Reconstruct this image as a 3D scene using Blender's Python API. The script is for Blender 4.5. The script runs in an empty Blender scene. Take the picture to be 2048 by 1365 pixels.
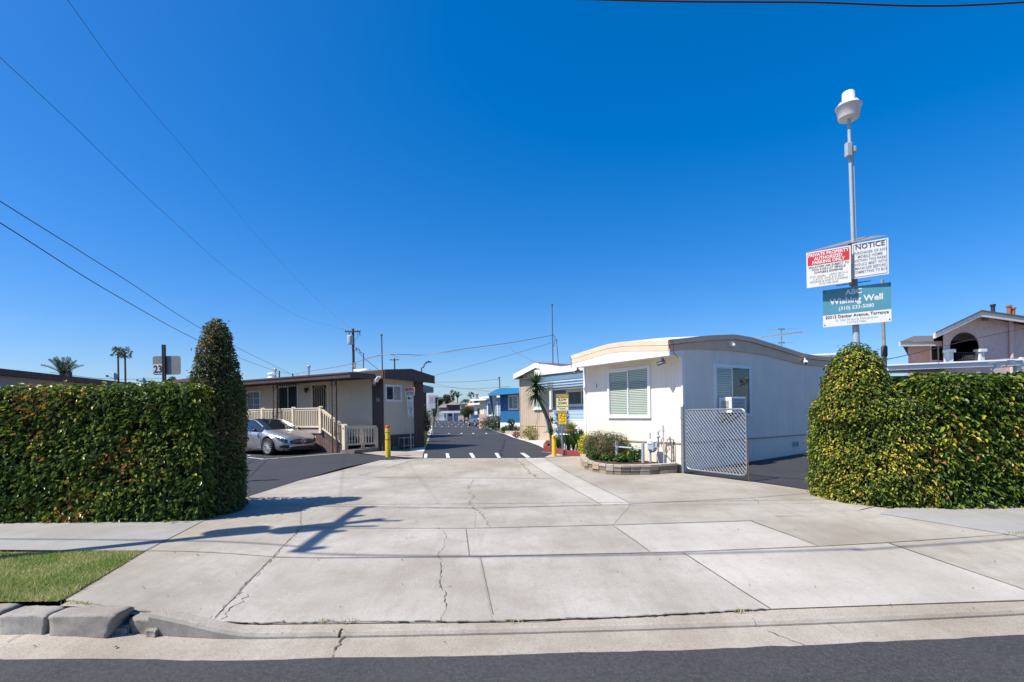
import bpy, bmesh, math, random
from mathutils import Vector, Matrix, noise
R = math.radians
random.seed(7)
scene = bpy.context.scene
COL = scene.collection

# ---------------------------------------------------------------- camera, sky, sun, exposure
F, HY, ROLL, EYE = 1000.0, 827.0, 0.015, 1.5
cam_d = bpy.data.cameras.new('camera'); cam = bpy.data.objects.new('camera', cam_d); COL.objects.link(cam)
cam_d.sensor_width = 36; cam_d.lens = 36*F/2048; cam_d.shift_y = (HY-682.5)/2048
cam_d.clip_start = 0.05; cam_d.clip_end = 3000
cam.matrix_world = Matrix.Translation((0, 0, EYE)) @ Matrix.Rotation(R(90), 4, 'X') @ Matrix.Rotation(-ROLL, 4, 'Z')
scene.camera = cam
SUN_AZ, SUN_EL = 26.0, 55.0          # shadows run along +X turned SUN_AZ towards +Y
sd = bpy.data.lights.new('sun', 'SUN'); sd.energy = 4.6; sd.angle = R(0.53); sd.color = (1, .94, .84)
so = bpy.data.objects.new('sun', sd); COL.objects.link(so)
_v = Vector((math.cos(R(SUN_AZ))*math.cos(R(SUN_EL)), math.sin(R(SUN_AZ))*math.cos(R(SUN_EL)), -math.sin(R(SUN_EL))))
so.rotation_euler = _v.to_track_quat('-Z', 'Y').to_euler()
w = bpy.data.worlds.new("World"); scene.world = w; w.use_nodes = True
nt = w.node_tree; bg = nt.nodes['Background']
sky = nt.nodes.new('ShaderNodeTexSky'); sky.sky_type = 'NISHITA'; sky.sun_disc = False
sky.sun_elevation = R(SUN_EL); sky.sun_rotation = math.atan2(-_v.x, -_v.y)
sky.air_density = 1.0; sky.dust_density = 1.0; sky.ozone_density = 10.0; sky.altitude = 0
hs = nt.nodes.new('ShaderNodeHueSaturation'); hs.inputs['Saturation'].default_value = 1.28; hs.inputs['Hue'].default_value = .51; gm = nt.nodes.new('ShaderNodeGamma'); gm.inputs[1].default_value = .85
nt.links.new(sky.outputs[0], hs.inputs['Color']); nt.links.new(hs.outputs[0], gm.inputs[0]); nt.links.new(gm.outputs[0], bg.inputs[0])
bg.inputs[1].default_value = 0.15
scene.view_settings.view_transform = 'Standard'; scene.view_settings.look = 'None'
scene.view_settings.exposure = 0.58; scene.view_settings.gamma = 1

# ---------------------------------------------------------------- picture <-> world
def ray(px, py):
    u = (px-1024)/F; v = (HY-py)/F; c, s = math.cos(ROLL), math.sin(ROLL)
    return (c*u+s*v, c*v-s*u)
def W(px, py, Y):
    a, b = ray(px, py); return Vector((a*Y, Y, EYE+b*Y))
def fx(x): return .022*x + .006*min(x*x, 64)
def lerpl(t, pts):
    if t <= pts[0][0]: return pts[0][1]
    for (a, va), (b, vb) in zip(pts, pts[1:]):
        if t <= b: return va+(vb-va)*(t-a)/(b-a)
    return pts[-1][1]
def sm(t): t = max(0, min(1, t)); return t*t*(3-2*t)
PA = [(-60, -.3), (0, -.40), (4.05, -.47), (4.5, -.49), (4.62, -.43), (5.0, -.40), (6.4, -.26), (8.3, -.2), (13.3, -.13), (16.6, 0)]
PB = [(-60, -.3), (0, -.40), (4.05, -.445), (4.5, -.385), (4.52, -.2), (8.3, -.19), (13.3, -.13), (16.6, 0)]
def zg(x, y):
    yy = y-fx(x)
    s = sm((-2.4-x)/1.9) if x < 0 else sm((x-6.2)/2)*.5
    if yy > 8.3: s = 0
    a, b = lerpl(yy, PA), lerpl(yy, PB)
    return a+(b-a)*s
def G(px, py, dz=0):
    a, b = ray(px, py); Y = 8.
    for _ in range(60):
        Y = .5*Y+.5*(zg(a*Y, Y)+dz-EYE)/b
    return Vector((a*Y, Y, zg(a*Y, Y)+dz))
def face(O, d, px, py):
    a, b = ray(px, py); s = (a*O[1]-O[0])/(d[0]-a*d[1]); Y = O[1]+s*d[1]
    return s, EYE+b*Y

# ---------------------------------------------------------------- materials
MATS = {}
def principled(name):
    m = bpy.data.materials.new(name); m.use_nodes = True; MATS[name] = m
    return m, m.node_tree, m.node_tree.nodes['Principled BSDF']
def N(nt, t, **k):
    n = nt.nodes.new(t)
    for a, b in k.items(): setattr(n, a, b)
    return n
def mix(nt, fac, a, b, blend='MIX'):
    n = N(nt, 'ShaderNodeMix', data_type='RGBA', blend_type=blend)
    for s, v in ((0, fac), (6, a), (7, b)):
        if isinstance(v, (int, float)): n.inputs[s].default_value = v
        elif isinstance(v, tuple): n.inputs[s].default_value = (*v[:3], 1)
        else: nt.links.new(v, n.inputs[s])
    return n.outputs[2]
def noise_n(nt, scale, det=4, rough=.6, vec=None):
    n = N(nt, 'ShaderNodeTexNoise'); n.inputs['Scale'].default_value = scale; n.inputs['Detail'].default_value = det
    n.inputs['Roughness'].default_value = rough
    if vec: nt.links.new(vec, n.inputs['Vector'])
    return n.outputs[0]
def ramp(nt, src, stops):
    n = N(nt, 'ShaderNodeValToRGB'); e = n.color_ramp.elements
    while len(e) < len(stops): e.new(.5)
    for k, (p, c) in zip(e, stops):
        k.position = p; k.color = (c, c, c, 1) if isinstance(c, (int, float)) else (*c, 1)
    nt.links.new(src, n.inputs[0]); return n.outputs[0]
def coord(nt): return N(nt, 'ShaderNodeTexCoord').outputs['Object']
def bump(nt, bs, h, strength=.3, dist=.01):
    b = N(nt, 'ShaderNodeBump'); b.inputs['Strength'].default_value = strength; b.inputs['Distance'].default_value = dist
    nt.links.new(h, b.inputs['Height']); nt.links.new(b.outputs[0], bs.inputs['Normal'])
def sc(c, k): return tuple(min(1, v*k) for v in c)
def M(name, col, rough=.6, var=.12, scale=6, metal=0, bmp=0, bscale=60, spec=.5, grooves=None, coat=0, lap=None, deep=1.):
    if name in MATS: return MATS[name]
    m, nt, bs = principled(name); co = coord(nt)
    f = noise_n(nt, scale, 5, .65, co)
    f = ramp(nt, f, [(.3, 0.), (.7, 1.)])
    c = mix(nt, f, sc(col, 1-var), sc(col, 1+var*.5))
    if grooves:
        mp = N(nt, 'ShaderNodeMapping'); mp.inputs['Scale'].default_value = (9, 9, .35); nt.links.new(co, mp.inputs[0])
        c = mix(nt, ramp(nt, noise_n(nt, 1.6, 5, .7, mp.outputs[0]), [(.42, 0.), (.75, .34)]), c, (col[0]*.72, col[1]*.70, col[2]*.66))
    bs.inputs['Roughness'].default_value = rough; bs.inputs['Metallic'].default_value = metal
    bs.inputs['Specular IOR Level'].default_value = spec; bs.inputs['Coat Weight'].default_value = coat
    if grooves or lap:
        sp = N(nt, 'ShaderNodeSeparateXYZ'); nt.links.new(co, sp.inputs[0])
        if grooves:
            ad = N(nt, 'ShaderNodeMath', operation='ADD'); nt.links.new(sp.outputs[0], ad.inputs[0]); nt.links.new(sp.outputs[1], ad.inputs[1]); src = ad.outputs[0]; per = grooves
        else: src = sp.outputs[2]; per = lap
        dv = N(nt, 'ShaderNodeMath', operation='DIVIDE'); nt.links.new(src, dv.inputs[0]); dv.inputs[1].default_value = per
        fr = N(nt, 'ShaderNodeMath', operation='FRACT'); nt.links.new(dv.outputs[0], fr.inputs[0])
        if grooves: h = ramp(nt, fr.outputs[0], [(0, 0.), (.1, 1.), (.9, 1.), (1, 0.)])
        else: h = ramp(nt, fr.outputs[0], [(0, 1.), (.9, .25), (.95, 0.), (1, 1.)])
        base_tone = ramp(nt, h, [(0, 1-.28*deep), (.5, 1.)])  # multiplies the base colour darker along groove and lap lines
        c = mix(nt, 1., c, base_tone, 'MULTIPLY')
        bump(nt, bs, h, .8*deep, .02 if grooves else .03)
    elif bmp:
        bump(nt, bs, noise_n(nt, bscale, 4, .7, co), bmp, .01)
    nt.links.new(c, bs.inputs['Base Color'])
    return m
def concrete(name, col, speck=.5, stain=.25, dark=(.13, .12, .105)):
    m, nt, bs = principled(name); co = coord(nt)
    big = noise_n(nt, .55, 6, .62, co); mid = noise_n(nt, 3.1, 7, .72, co); fine = noise_n(nt, 52, 4, .85, co)
    c = mix(nt, ramp(nt, big, [(.36, 0.), (.62, 1.)]), (col[0]*(1-stain*.75), col[1]*(1-stain*.85), col[2]*(1-stain*1.0)), sc(col, 1.1))
    c = mix(nt, ramp(nt, mid, [(.48, 0.), (.78, stain*2)]), c, (col[0]*.66, col[1]*.62, col[2]*.56))
    c = mix(nt, ramp(nt, noise_n(nt, 14, 5, .75, co), [(.5, 0.), (.8, .35)]), c, sc(col, .72))
    c = mix(nt, ramp(nt, fine, [(.5, 0.), (.72, speck)]), c, dark)
    c = mix(nt, ramp(nt, noise_n(nt, 120, 2, .5, co), [(.58, 0.), (.70, speck*.6)]), c, sc(col, 1.5))
    mp = N(nt, 'ShaderNodeMapping'); mp.inputs['Scale'].default_value = (3.4, .45, 1); mp.inputs['Rotation'].default_value = (0, 0, .06); nt.links.new(co, mp.inputs[0])
    c = mix(nt, ramp(nt, noise_n(nt, 2.2, 6, .7, mp.outputs[0]), [(.50, 0.), (.75, stain*1.3)]), c, (col[0]*.6, col[1]*.57, col[2]*.52))
    vo = N(nt, 'ShaderNodeTexVoronoi'); vo.inputs['Scale'].default_value = 2.3; nt.links.new(co, vo.inputs['Vector'])
    c = mix(nt, ramp(nt, vo.outputs['Distance'], [(.018, .75), (.032, 0.)]), c, sc(col, .35))
    nt.links.new(c, bs.inputs['Base Color']); bs.inputs['Roughness'].default_value = .88
    bs.inputs['Specular IOR Level'].default_value = .25
    ad = N(nt, 'ShaderNodeMath', operation='ADD'); nt.links.new(fine, ad.inputs[0]); nt.links.new(mid, ad.inputs[1])
    bump(nt, bs, ad.outputs[0], .4, .006); return m
def asphalt(name, col, speck=.7):
    m, nt, bs = principled(name); co = coord(nt)
    big = noise_n(nt, .5, 5, .6, co); fine = noise_n(nt, 52, 4, .85, co)
    c = mix(nt, ramp(nt, big, [(.3, 0.), (.7, 1.)]), sc(col, .82), sc(col, 1.2))
    vo = N(nt, 'ShaderNodeTexVoronoi'); vo.inputs['Scale'].default_value = 34; nt.links.new(co, vo.inputs['Vector'])
    c = mix(nt, ramp(nt, vo.outputs['Distance'], [(0.10, speck), (.25, 0.)]), c, sc(col, 4.))
    c = mix(nt, ramp(nt, noise_n(nt, 26, 5, .85, co), [(.42, 0.), (.62, .75)]), c, sc(col, 2.1))
    c = mix(nt, ramp(nt, noise_n(nt, 1.7, 6, .7, co), [(.5, 0.), (.8, .5)]), c, sc(col, 1.8))
    c = mix(nt, ramp(nt, fine, [(.5, 0.), (.75, .5)]), c, sc(col, .4))
    nt.links.new(c, bs.inputs['Base Color']); bs.inputs['Roughness'].default_value = .8; bs.inputs['Specular IOR Level'].default_value = .35
    bump(nt, bs, fine, .5, .008); return m
def leafmat(name, stops, rough=.38, tr=.25, spec=.5, patch=None):
    """leaf colour picked per leaf; patch=(colour, scale) lets some colour gather in patches"""
    m, nt, bs = principled(name)
    g = N(nt, 'ShaderNodeNewGeometry'); rp = g.outputs['Random Per Island']
    n = N(nt, 'ShaderNodeValToRGB'); e = n.color_ramp.elements; n.color_ramp.interpolation = 'CONSTANT'
    while len(e) < len(stops): e.new(.5)
    for k, (p, c) in zip(e, stops): k.position = p; k.color = (*c, 1)
    src = rp
    if patch:
        nz = noise_n(nt, patch, 3, .6, coord(nt))
        mr = ramp(nt, nz, [(.38, 0.), (.68, 1.)])
        a = N(nt, 'ShaderNodeMath', operation='MULTIPLY_ADD'); nt.links.new(mr, a.inputs[0]); a.inputs[1].default_value = .5; a.inputs[2].default_value = -.28
        b = N(nt, 'ShaderNodeMath', operation='ADD', use_clamp=True); nt.links.new(a.outputs[0], b.inputs[0]); nt.links.new(rp, b.inputs[1]); src = b.outputs[0]
    nt.links.new(src, n.inputs[0]); nt.links.new(n.outputs[0], bs.inputs['Base Color'])
    bs.inputs['Roughness'].default_value = rough; bs.inputs['Specular IOR Level'].default_value = spec
    if tr:
        t = N(nt, 'ShaderNodeBsdfTranslucent'); nt.links.new(n.outputs[0], t.inputs[0])
        mx = N(nt, 'ShaderNodeMixShader'); mx.inputs[0].default_value = tr
        nt.links.new(bs.outputs[0], mx.inputs[1]); nt.links.new(t.outputs[0], mx.inputs[2])
        nt.links.new(mx.outputs[0], nt.nodes['Material Output'].inputs[0])
    return m
def glassmat(name, tint=(.74, .79, .75), gl=.07):
    m = bpy.data.materials.new(name); m.use_nodes = True; nt = m.node_tree; MATS[name] = m
    for n_ in list(nt.nodes):
        if n_.type == 'BSDF_PRINCIPLED': nt.nodes.remove(n_)
    t = N(nt, 'ShaderNodeBsdfTransparent'); t.inputs[0].default_value = (*tint, 1)
    g = N(nt, 'ShaderNodeBsdfGlossy'); g.inputs['Roughness'].default_value = .02
    lw = N(nt, 'ShaderNodeLayerWeight'); f = N(nt, 'ShaderNodeMath', operation='POWER'); nt.links.new(lw.outputs['Facing'], f.inputs[0]); f.inputs[1].default_value = 4
    a = N(nt, 'ShaderNodeMath', operation='ADD', use_clamp=True); nt.links.new(f.outputs[0], a.inputs[0]); a.inputs[1].default_value = gl
    mx = N(nt, 'ShaderNodeMixShader'); nt.links.new(a.outputs[0], mx.inputs[0]); nt.links.new(t.outputs[0], mx.inputs[1]); nt.links.new(g.outputs[0], mx.inputs[2])
    nt.links.new(mx.outputs[0], nt.nodes['Material Output'].inputs[0]); return m

# ---------------------------------------------------------------- mesh builder
class MB:
    def __init__(s): s.v = []; s.f = []; s.m = []; s.s = []
    def add(s, vs, fs, m=0, smooth=False):
        o = len(s.v); s.v += [tuple(p) for p in vs]
        for f in fs: s.f.append(tuple(i+o for i in f)); s.m.append(m); s.s.append(smooth)
        return s
    def box(s, x0, x1, y0, y1, z0, z1, m=0):
        if x0 > x1: x0, x1 = x1, x0
        if y0 > y1: y0, y1 = y1, y0
        if z0 > z1: z0, z1 = z1, z0
        v = [(x0, y0, z0), (x1, y0, z0), (x1, y1, z0), (x0, y1, z0), (x0, y0, z1), (x1, y0, z1), (x1, y1, z1), (x0, y1, z1)]
        return s.add(v, [(0, 3, 2, 1), (4, 5, 6, 7), (0, 1, 5, 4), (1, 2, 6, 5), (2, 3, 7, 6), (3, 0, 4, 7)], m)
    def bar(s, p, q, w, h, m=0, up=(0, 0, 1)):
        p, q = Vector(p), Vector(q); d = (q-p).normalized(); up = Vector(up)
        if abs(d.dot(up)) > .98: up = Vector((0, 1, 0))
        a = d.cross(up).normalized()*w/2; b = a.cross(d).normalized()*h/2
        v = [p-a-b, p+a-b, p+a+b, p-a+b, q-a-b, q+a-b, q+a+b, q-a+b]
        return s.add(v, [(0, 1, 2, 3), (7, 6, 5, 4), (0, 4, 5, 1), (1, 5, 6, 2), (2, 6, 7, 3), (3, 7, 4, 0)], m)
    def tube(s, pts, r, n=8, m=0, caps=True, r1=None):
        pts = [Vector(p) for p in pts]; k = len(pts); vs = []
        up = Vector((0, 0, 1))
        for i, p in enumerate(pts):
            d = (pts[min(i+1, k-1)]-pts[max(i-1, 0)])
            d = d.normalized() if d.length > 1e-9 else Vector((0, 0, 1))
            u = up if abs(d.dot(up)) < .95 else Vector((0, 1, 0))
            a = d.cross(u).normalized(); b = d.cross(a).normalized()
            rr = r if r1 is None else r+(r1-r)*i/(k-1)
            if isinstance(r, (list, tuple)): rr = r[i]
            for j in range(n):
                t = 2*math.pi*j/n; vs.append(p+a*math.cos(t)*rr+b*math.sin(t)*rr)
        fs = [(i*n+j, i*n+(j+1) % n, (i+1)*n+(j+1) % n, (i+1)*n+j) for i in range(k-1) for j in range(n)]
        s.add(vs, fs, m, n > 4)
        if caps: s.add([vs[j] for j in range(n)], [tuple(range(n))[::-1]], m); s.add(vs[-n:], [tuple(range(n))], m)
        return s
    def lathe(s, prof, c=(0, 0, 0), n=20, m=0, axis='z', smooth=True):
        vs = []
        for r, z in prof:
            for j in range(n):
                t = 2*math.pi*j/n; p = (r*math.cos(t), r*math.sin(t), z)
                if axis == 'y': p = (p[0], p[2], p[1])
                if axis == 'x': p = (p[2], p[0], p[1])
                vs.append((p[0]+c[0], p[1]+c[1], p[2]+c[2]))
        k = len(prof)
        return s.add(vs, [(i*n+j, i*n+(j+1) % n, (i+1)*n+(j+1) % n, (i+1)*n+j) for i in range(k-1) for j in range(n)], m, smooth)
    def prism(s, poly, h0, h1, m=0, plane='xy'):
        """extrude 2d polygon; plane xy -> z, xz -> y, yz -> x"""
        def P(a, b, h): return {'xy': (a, b, h), 'xz': (a, h, b), 'yz': (h, a, b)}[plane]
        n = len(poly); vs = [P(a, b, h0) for a, b in poly]+[P(a, b, h1) for a, b in poly]
        return s.add(vs, [tuple(range(n))[::-1], tuple(range(n, 2*n))]+[(i, (i+1) % n, n+(i+1) % n, n+i) for i in range(n)], m)
    def quad(s, a, b, c, d, m=0): return s.add([a, b, c, d], [(0, 1, 2, 3)], m)
    def ball(s, c, r, m=0, n=10, sz=1):
        prof = [(r*math.sin(math.pi*i/n)+1e-4, -r*math.cos(math.pi*i/n)*sz) for i in range(n+1)]
        return s.lathe(prof, c, n+2, m)
    def pieces(s):
        par = list(range(len(s.v)))
        def find(a):
            while par[a] != a: par[a] = par[par[a]]; a = par[a]
            return a
        for f in s.f:
            for i in f[1:]: par[find(i)] = find(f[0])
        comp = {}
        for k, f in enumerate(s.f): comp.setdefault(find(f[0]), []).append(k)
        bb = []
        for ks in comp.values():
            vs = [s.v[i] for k in ks for i in s.f[k]]; bb.append([[min(v[j] for v in vs)-.012 for j in range(3)], [max(v[j] for v in vs)+.012 for j in range(3)], ks])
        go = True
        while go:
            go = False
            for i in range(len(bb)):
                for j in range(i+1, len(bb)):
                    a, b = bb[i], bb[j]
                    if all(a[0][k] <= b[1][k] and b[0][k] <= a[1][k] for k in range(3)):
                        bb[i] = [[min(a[0][k], b[0][k]) for k in range(3)], [max(a[1][k], b[1][k]) for k in range(3)], a[2]+b[2]]; bb.pop(j); go = True; break
                if go: break
        out = []
        for _, _, ks in bb:
            m = MB(); idx = {}
            for k in ks:
                f = []
                for i in s.f[k]:
                    if i not in idx: idx[i] = len(m.v); m.v.append(s.v[i])
                    f.append(idx[i])
                m.f.append(tuple(f)); m.m.append(s.m[k]); m.s.append(s.s[k])
            out.append(m)
        return out
    SPLIT = {'corner_board', 'vent_cover', 'gutter_cord', 'louvre', 'post', 'leg', 'rack_leg', 'door_seam', 'lamp_bulb', 'tail_light', 'hinge_band', 'gate_hinge', 'tape_band', 'balcony_pillar', 'insulator', 'bracket', 'porch_rail'}
    def build(s, name, mats, parent=None, label=None, kind=None, bevel=0, recalc=True, loc=None, rotz=0):
        if name in s.SPLIT and parent:
            ps = s.pieces()
            if len(ps) > 1:
                for m in ps: m.SPLIT = (); o = m.build(name, mats, parent, label, kind, bevel, recalc, loc, rotz)
                return o
        me = bpy.data.meshes.new(name); me.from_pydata(s.v, [], s.f)
        if not isinstance(mats, (list, tuple)): mats = [mats]
        for x in mats: me.materials.append(x)
        me.polygons.foreach_set('material_index', s.m); me.polygons.foreach_set('use_smooth', s.s)
        if recalc and len(s.f) < 60000:
            b = bmesh.new(); b.from_mesh(me); bmesh.ops.recalc_face_normals(b, faces=b.faces); b.to_mesh(me); b.free()
        me.update()
        o = bpy.data.objects.new(name, me); COL.objects.link(o)
        if parent: o.parent = parent
        if label: o['label'] = label
        if kind: o['kind'] = kind
        if loc: o.location = loc
        if rotz: o.rotation_euler[2] = rotz
        if bevel:
            md = o.modifiers.new('bevel', 'BEVEL'); md.width = bevel; md.segments = 2; md.limit_method = 'ANGLE'
        return o
def tag(o, label, cat, group=None):
    o['label'] = label; o['category'] = cat
    if group: o['group'] = group
    return o
def thing(name, label, cat, loc=(0, 0, 0), rotz=0, group=None):
    o = bpy.data.objects.new(name, None); COL.objects.link(o); o.location = loc; o.rotation_euler[2] = rotz
    o.empty_display_size = .2
    return tag(o, label, cat, group)
def copytree(o, parent=None):
    c = o.copy(); COL.objects.link(c)
    if parent: c.parent = parent
    for ch in list(o.children): copytree(ch, c)
    return c
def sheet(name, pts, mat, dz=0, kind='structure', cell=.6, parent=None):
    """polygon laid on the ground surface (pts world xy), cut so that it follows the slopes"""
    b = bmesh.new(); vs = [b.verts.new((p[0], p[1], 0)) for p in pts]; b.faces.new(vs)
    xs = [p[0] for p in pts]; ys = [p[1] for p in pts]
    def cuts(lo, hi, no, c):
        t = math.ceil(lo/c)*c; k = 0
        while t < hi and k < 90:
            co = (t, 0, 0) if no[0] else (0, t, 0)
            bmesh.ops.bisect_plane(b, geom=b.verts[:]+b.edges[:]+b.faces[:], plane_co=co, plane_no=no); t += c; k += 1
    cuts(min(xs), min(max(xs), 14), (1, 0, 0), cell); cuts(min(ys), min(max(ys), 17), (0, 1, 0), min(cell, .4))
    bmesh.ops.triangulate(b, faces=b.faces[:])
    for v in b.verts: v.co.z = zg(v.co.x, v.co.y)+dz
    for f in b.faces:
        if f.normal.z < 0: f.normal_flip()
    me = bpy.data.meshes.new(name); b.to_mesh(me); b.free(); me.materials.append(mat)
    o = bpy.data.objects.new(name, me); COL.objects.link(o)
    if kind: o['kind'] = kind
    if parent: o.parent = parent
    return o
def gp(lst): return [tuple(G(*p)[:2]) for p in lst]
def ribbon(mb, pts, w, dz, m=0, jag=0):
    """flat strip on the ground following world xy pts"""
    P = [Vector((p[0], p[1])) for p in pts]
    for a, b in zip(P, P[1:]):
        d = (b-a); L = d.length
        if L < 1e-6: continue
        n = Vector((-d.y, d.x))/L
        k = max(1, int(L/.35))
        for i in range(k):
            p, q = a+d*i/k, a+d*(i+1)/k
            w0 = w/2*(1+random.uniform(-jag, jag)); w1 = w0
            mb.add([(*(p-n*w0), zg(*(p-n*w0))+dz), (*(p+n*w0), zg(*(p+n*w0))+dz), (*(q+n*w1), zg(*(q+n*w1))+dz), (*(q-n*w1), zg(*(q-n*w1))+dz)], [(3, 2, 1, 0)], m)
def crackline(pts, amp=.02, step=.05):
    out = []
    for a, b in zip(pts, pts[1:]):
        a, b = Vector(a), Vector(b); L = (b-a).length; k = max(1, int(L/step)); d = (b-a)/max(L, 1e-6); n = Vector((-d.y, d.x))
        for i in range(k):
            p = a+(b-a)*i/k; out.append(tuple(p+n*(random.uniform(-amp, amp)+noise.noise(Vector((p.x*3, p.y*3, 5)))*amp*2)))
    out.append(tuple(pts[-1])); return out
def text(mb, s, x, z, h, y=0, m=0, bold=0, align='CENTER', sx=1, maxw=None):
    """lettering in the local xz plane, facing -y, thin relief"""
    c = bpy.data.curves.new('t', 'FONT'); c.body = s; c.size = 1; c.align_x = align; c.offset = bold; c.resolution_u = 2
    o = bpy.data.objects.new('t', c); me = bpy.data.meshes.new_from_object(o)
    vs = [v.co.copy() for v in me.vertices]
    k = h/.7
    if maxw and vs:
        wd = (max(v.x for v in vs)-min(v.x for v in vs))*k*sx
        if wd > maxw: sx *= maxw/wd
    mb.add([(x+v.x*k*sx, y, z+v.y*k) for v in vs], [tuple(p.vertices) for p in me.polygons], m)
    bpy.data.objects.remove(o); bpy.data.curves.remove(c); bpy.data.meshes.remove(me)
def leaf_geo(vs, fs, p, nrm, up, L, Wd, bend=.25):
    """one folded leaf lying roughly in the plane with normal nrm"""
    u = up; s = nrm.cross(u).normalized()
    o = len(vs); fold = nrm*(Wd*.28); dr = nrm*(-L*bend)
    vs += [p, p+u*L*.35+s*Wd*.5+fold, p+u*L*.72+s*Wd*.38+fold+dr*.5, p+u*L+dr, p+u*L*.72-s*Wd*.38+fold+dr*.5, p+u*L*.35-s*Wd*.5+fold]
    fs += [(o, o+1, o+2, o+3), (o, o+3, o+4, o+5)]
def rv(): 
    while True:
        v = Vector((random.uniform(-1, 1), random.uniform(-1, 1), random.uniform(-1, 1)))
        if .05 < v.length < 1: return v.normalized()
def hedge_leaves(samples, L, Wd):
    """drooping leaves of a clipped hedge: mostly lying flat like shingles, dark gaps between them"""
    vs, fs = [], []
    for p, n in samples:
        nn = (n*.42+rv()*.62+Vector((0, 0, .80))).normalized()
        up = n*.75+rv()*.75+Vector((0, 0, -.45)); up = up-nn*up.dot(nn)
        if up.length < .05: continue
        up.normalize(); k = random.uniform(.55, 1.35); leaf_geo(vs, fs, p, nn, up, L*k, Wd*k)
    return vs, fs
def leaves(samples, L, Wd, spread=.8, down=.3, rnd=.4):
    vs, fs = [], []
    for p, n in samples:
        nn = (n+rv()*spread+Vector((0, 0, .35))).normalized()
        up = (rv()*.9+Vector((0, 0, -down))); up = (up-nn*up.dot(nn))
        if up.length < .05: continue
        up.normalize(); k = 1+random.uniform(-rnd, rnd)
        leaf_geo(vs, fs, p, nn, up, L*k, Wd*k)
    return vs, fs
def leafobj(name, vs, fs, mat, parent=None, label=None, kind=None):
    me = bpy.data.meshes.new(name); me.from_pydata([tuple(v) for v in vs], [], fs)
    (mats := mat if isinstance(mat, (list, tuple)) else [mat])
    for x in mats: me.materials.append(x)
    me.update(); o = bpy.data.objects.new(name, me); COL.objects.link(o)
    if parent: o.parent = parent
    if label: o['label'] = label
    if kind: o['kind'] = kind
    return o
def ell_samples(n, c, r, shell=.35, zmin=None):
    out = []; c = Vector(c)
    while len(out) < n:
        d = rv(); k = 1-random.random()*shell
        b = 1+.22*noise.noise(d*2.3+c)+.12*noise.noise(d*5+c)
        p = Vector((c.x+d.x*r[0]*k*b, c.y+d.y*r[1]*k*b, c.z+d.z*r[2]*k*b))
        if zmin is not None and p.z < zmin: continue
        out.append((p, Vector((d.x/r[0], d.y/r[1], d.z/r[2])).normalized()))
    return out

# ---------------------------------------------------------------- shared materials
white = M('white_paint', (.78, .78, .76), .45, .05)
whitem = M('white_metal', (.74, .75, .76), .35, .05)
cream = M('cream_fascia', (.70, .55, .40), .6, .1, 3)
offw = M('offwhite_siding', (.83, .745, .635), .6, .07, 1.5, grooves=.1, deep=.4)
offw2 = M('offwhite_skirt', (.80, .72, .61), .6, .06, 2, grooves=1.2, deep=.3)
galv = M('galvanised', (.36, .39, .40), .42, .15, 12, metal=.75)
greypaint = M('grey_blue_paint', (.36, .42, .45), .5, .12, 8)
darkm = M('dark_metal', (.03, .03, .03), .5, .2)
black = M('black_plastic', (.012, .012, .013), .4, .2)
rust = M('rust', (.16, .07, .04), .8, .4, 20)
brown = M('brown_trim', (.062, .04, .038), .6, .2, 4, grooves=.3)
brownp = M('brown_plain', (.075, .05, .045), .6, .2, 4)
tancream = M('cream_rail', (.70, .60, .43), .6, .08, 5)
trail = M('cream_siding', (.64, .55, .40), .6, .08, 2, grooves=.1, deep=.8)
glass = glassmat('window_glass')
glassd = M('dark_glass', (.02, .03, .035), .04, .1, spec=.8)
inner = M('dark_room', (.02, .022, .024), .9)
blindm = M('blind_slat', (.80, .81, .77), .6, .05)
yellow = M('yellow_paint', (.75, .50, .03), .5, .12, 8)
rimm = M('rim_silver', (.62, .62, .64), .35, .03, metal=.35)
redp = M('red_paint', (.55, .03, .03), .5, .15, 8)
signw = M('sign_white', (.66, .65, .62), .4, .04)
signred = M('sign_red', (.52, .025, .03), .4, .08)
signteal = M('sign_teal', (.07, .25, .33), .4, .08, 2)
signyel = M('sign_yellow', (.85, .52, .0), .4, .08)
signcream = M('sign_cream', (.72, .66, .36), .4, .05)
ink = M('ink', (.02, .025, .035), .5, .05)
inkb = M('ink_blue', (.30, .42, .52), .5, .05)
inkg = M('ink_grey', (.20, .21, .22), .5, .05)
plas = M('grey_plastic', (.30, .31, .32), .5)
soil = M('soil', (.06, .035, .022), .95, .4, 20, bmp=.6)
bark = M('bark', (.11, .085, .06), .9, .4, 12, bmp=.7, bscale=30)
shingle = M('shingle', (.12, .105, .10), .9, .25, 12, bmp=.5, bscale=40)
terracotta = M('terracotta', (.35, .13, .07), .8, .2)
wire_m = M('wire_black', (.015, .015, .017), .6)
wood_pole = M('pole_wood', (.07, .05, .042), .85, .3, 10)

# ================================================================ GROUND
c_main = concrete('concrete_main', (.385, .358, .318), .5, .32)
c_gray = concrete('concrete_grey', (.37, .345, .303), .5, .32)
c_brite = concrete('concrete_bright', (.42, .392, .348), .35, .2)
c_tan = concrete('concrete_tan', (.36, .33, .282), .4, .30)
c_rough = concrete('concrete_rough', (.375, .34, .285), .85, .32)
c_walk = concrete('concrete_walk', (.31, .305, .29), .25, .16)
c_gut = concrete('concrete_gutter', (.375, .335, .28), .9, .32)
c_kerb = concrete('concrete_kerb', (.34, .31, .27), .6, .35)
c_kdark = concrete('concrete_kerb_old', (.31, .29, .26), .7, .38)
asph = asphalt('asphalt_street', (.037, .036, .037))
asph2 = asphalt('asphalt_lane', (.030, .031, .035), .35)
crackm = M('crack_dirt', (.10, .09, .07), .95, .4, 30)
base_tone = M('bare_ground', (.22, .20, .17), .95, .3, 2, bmp=.4)

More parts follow.
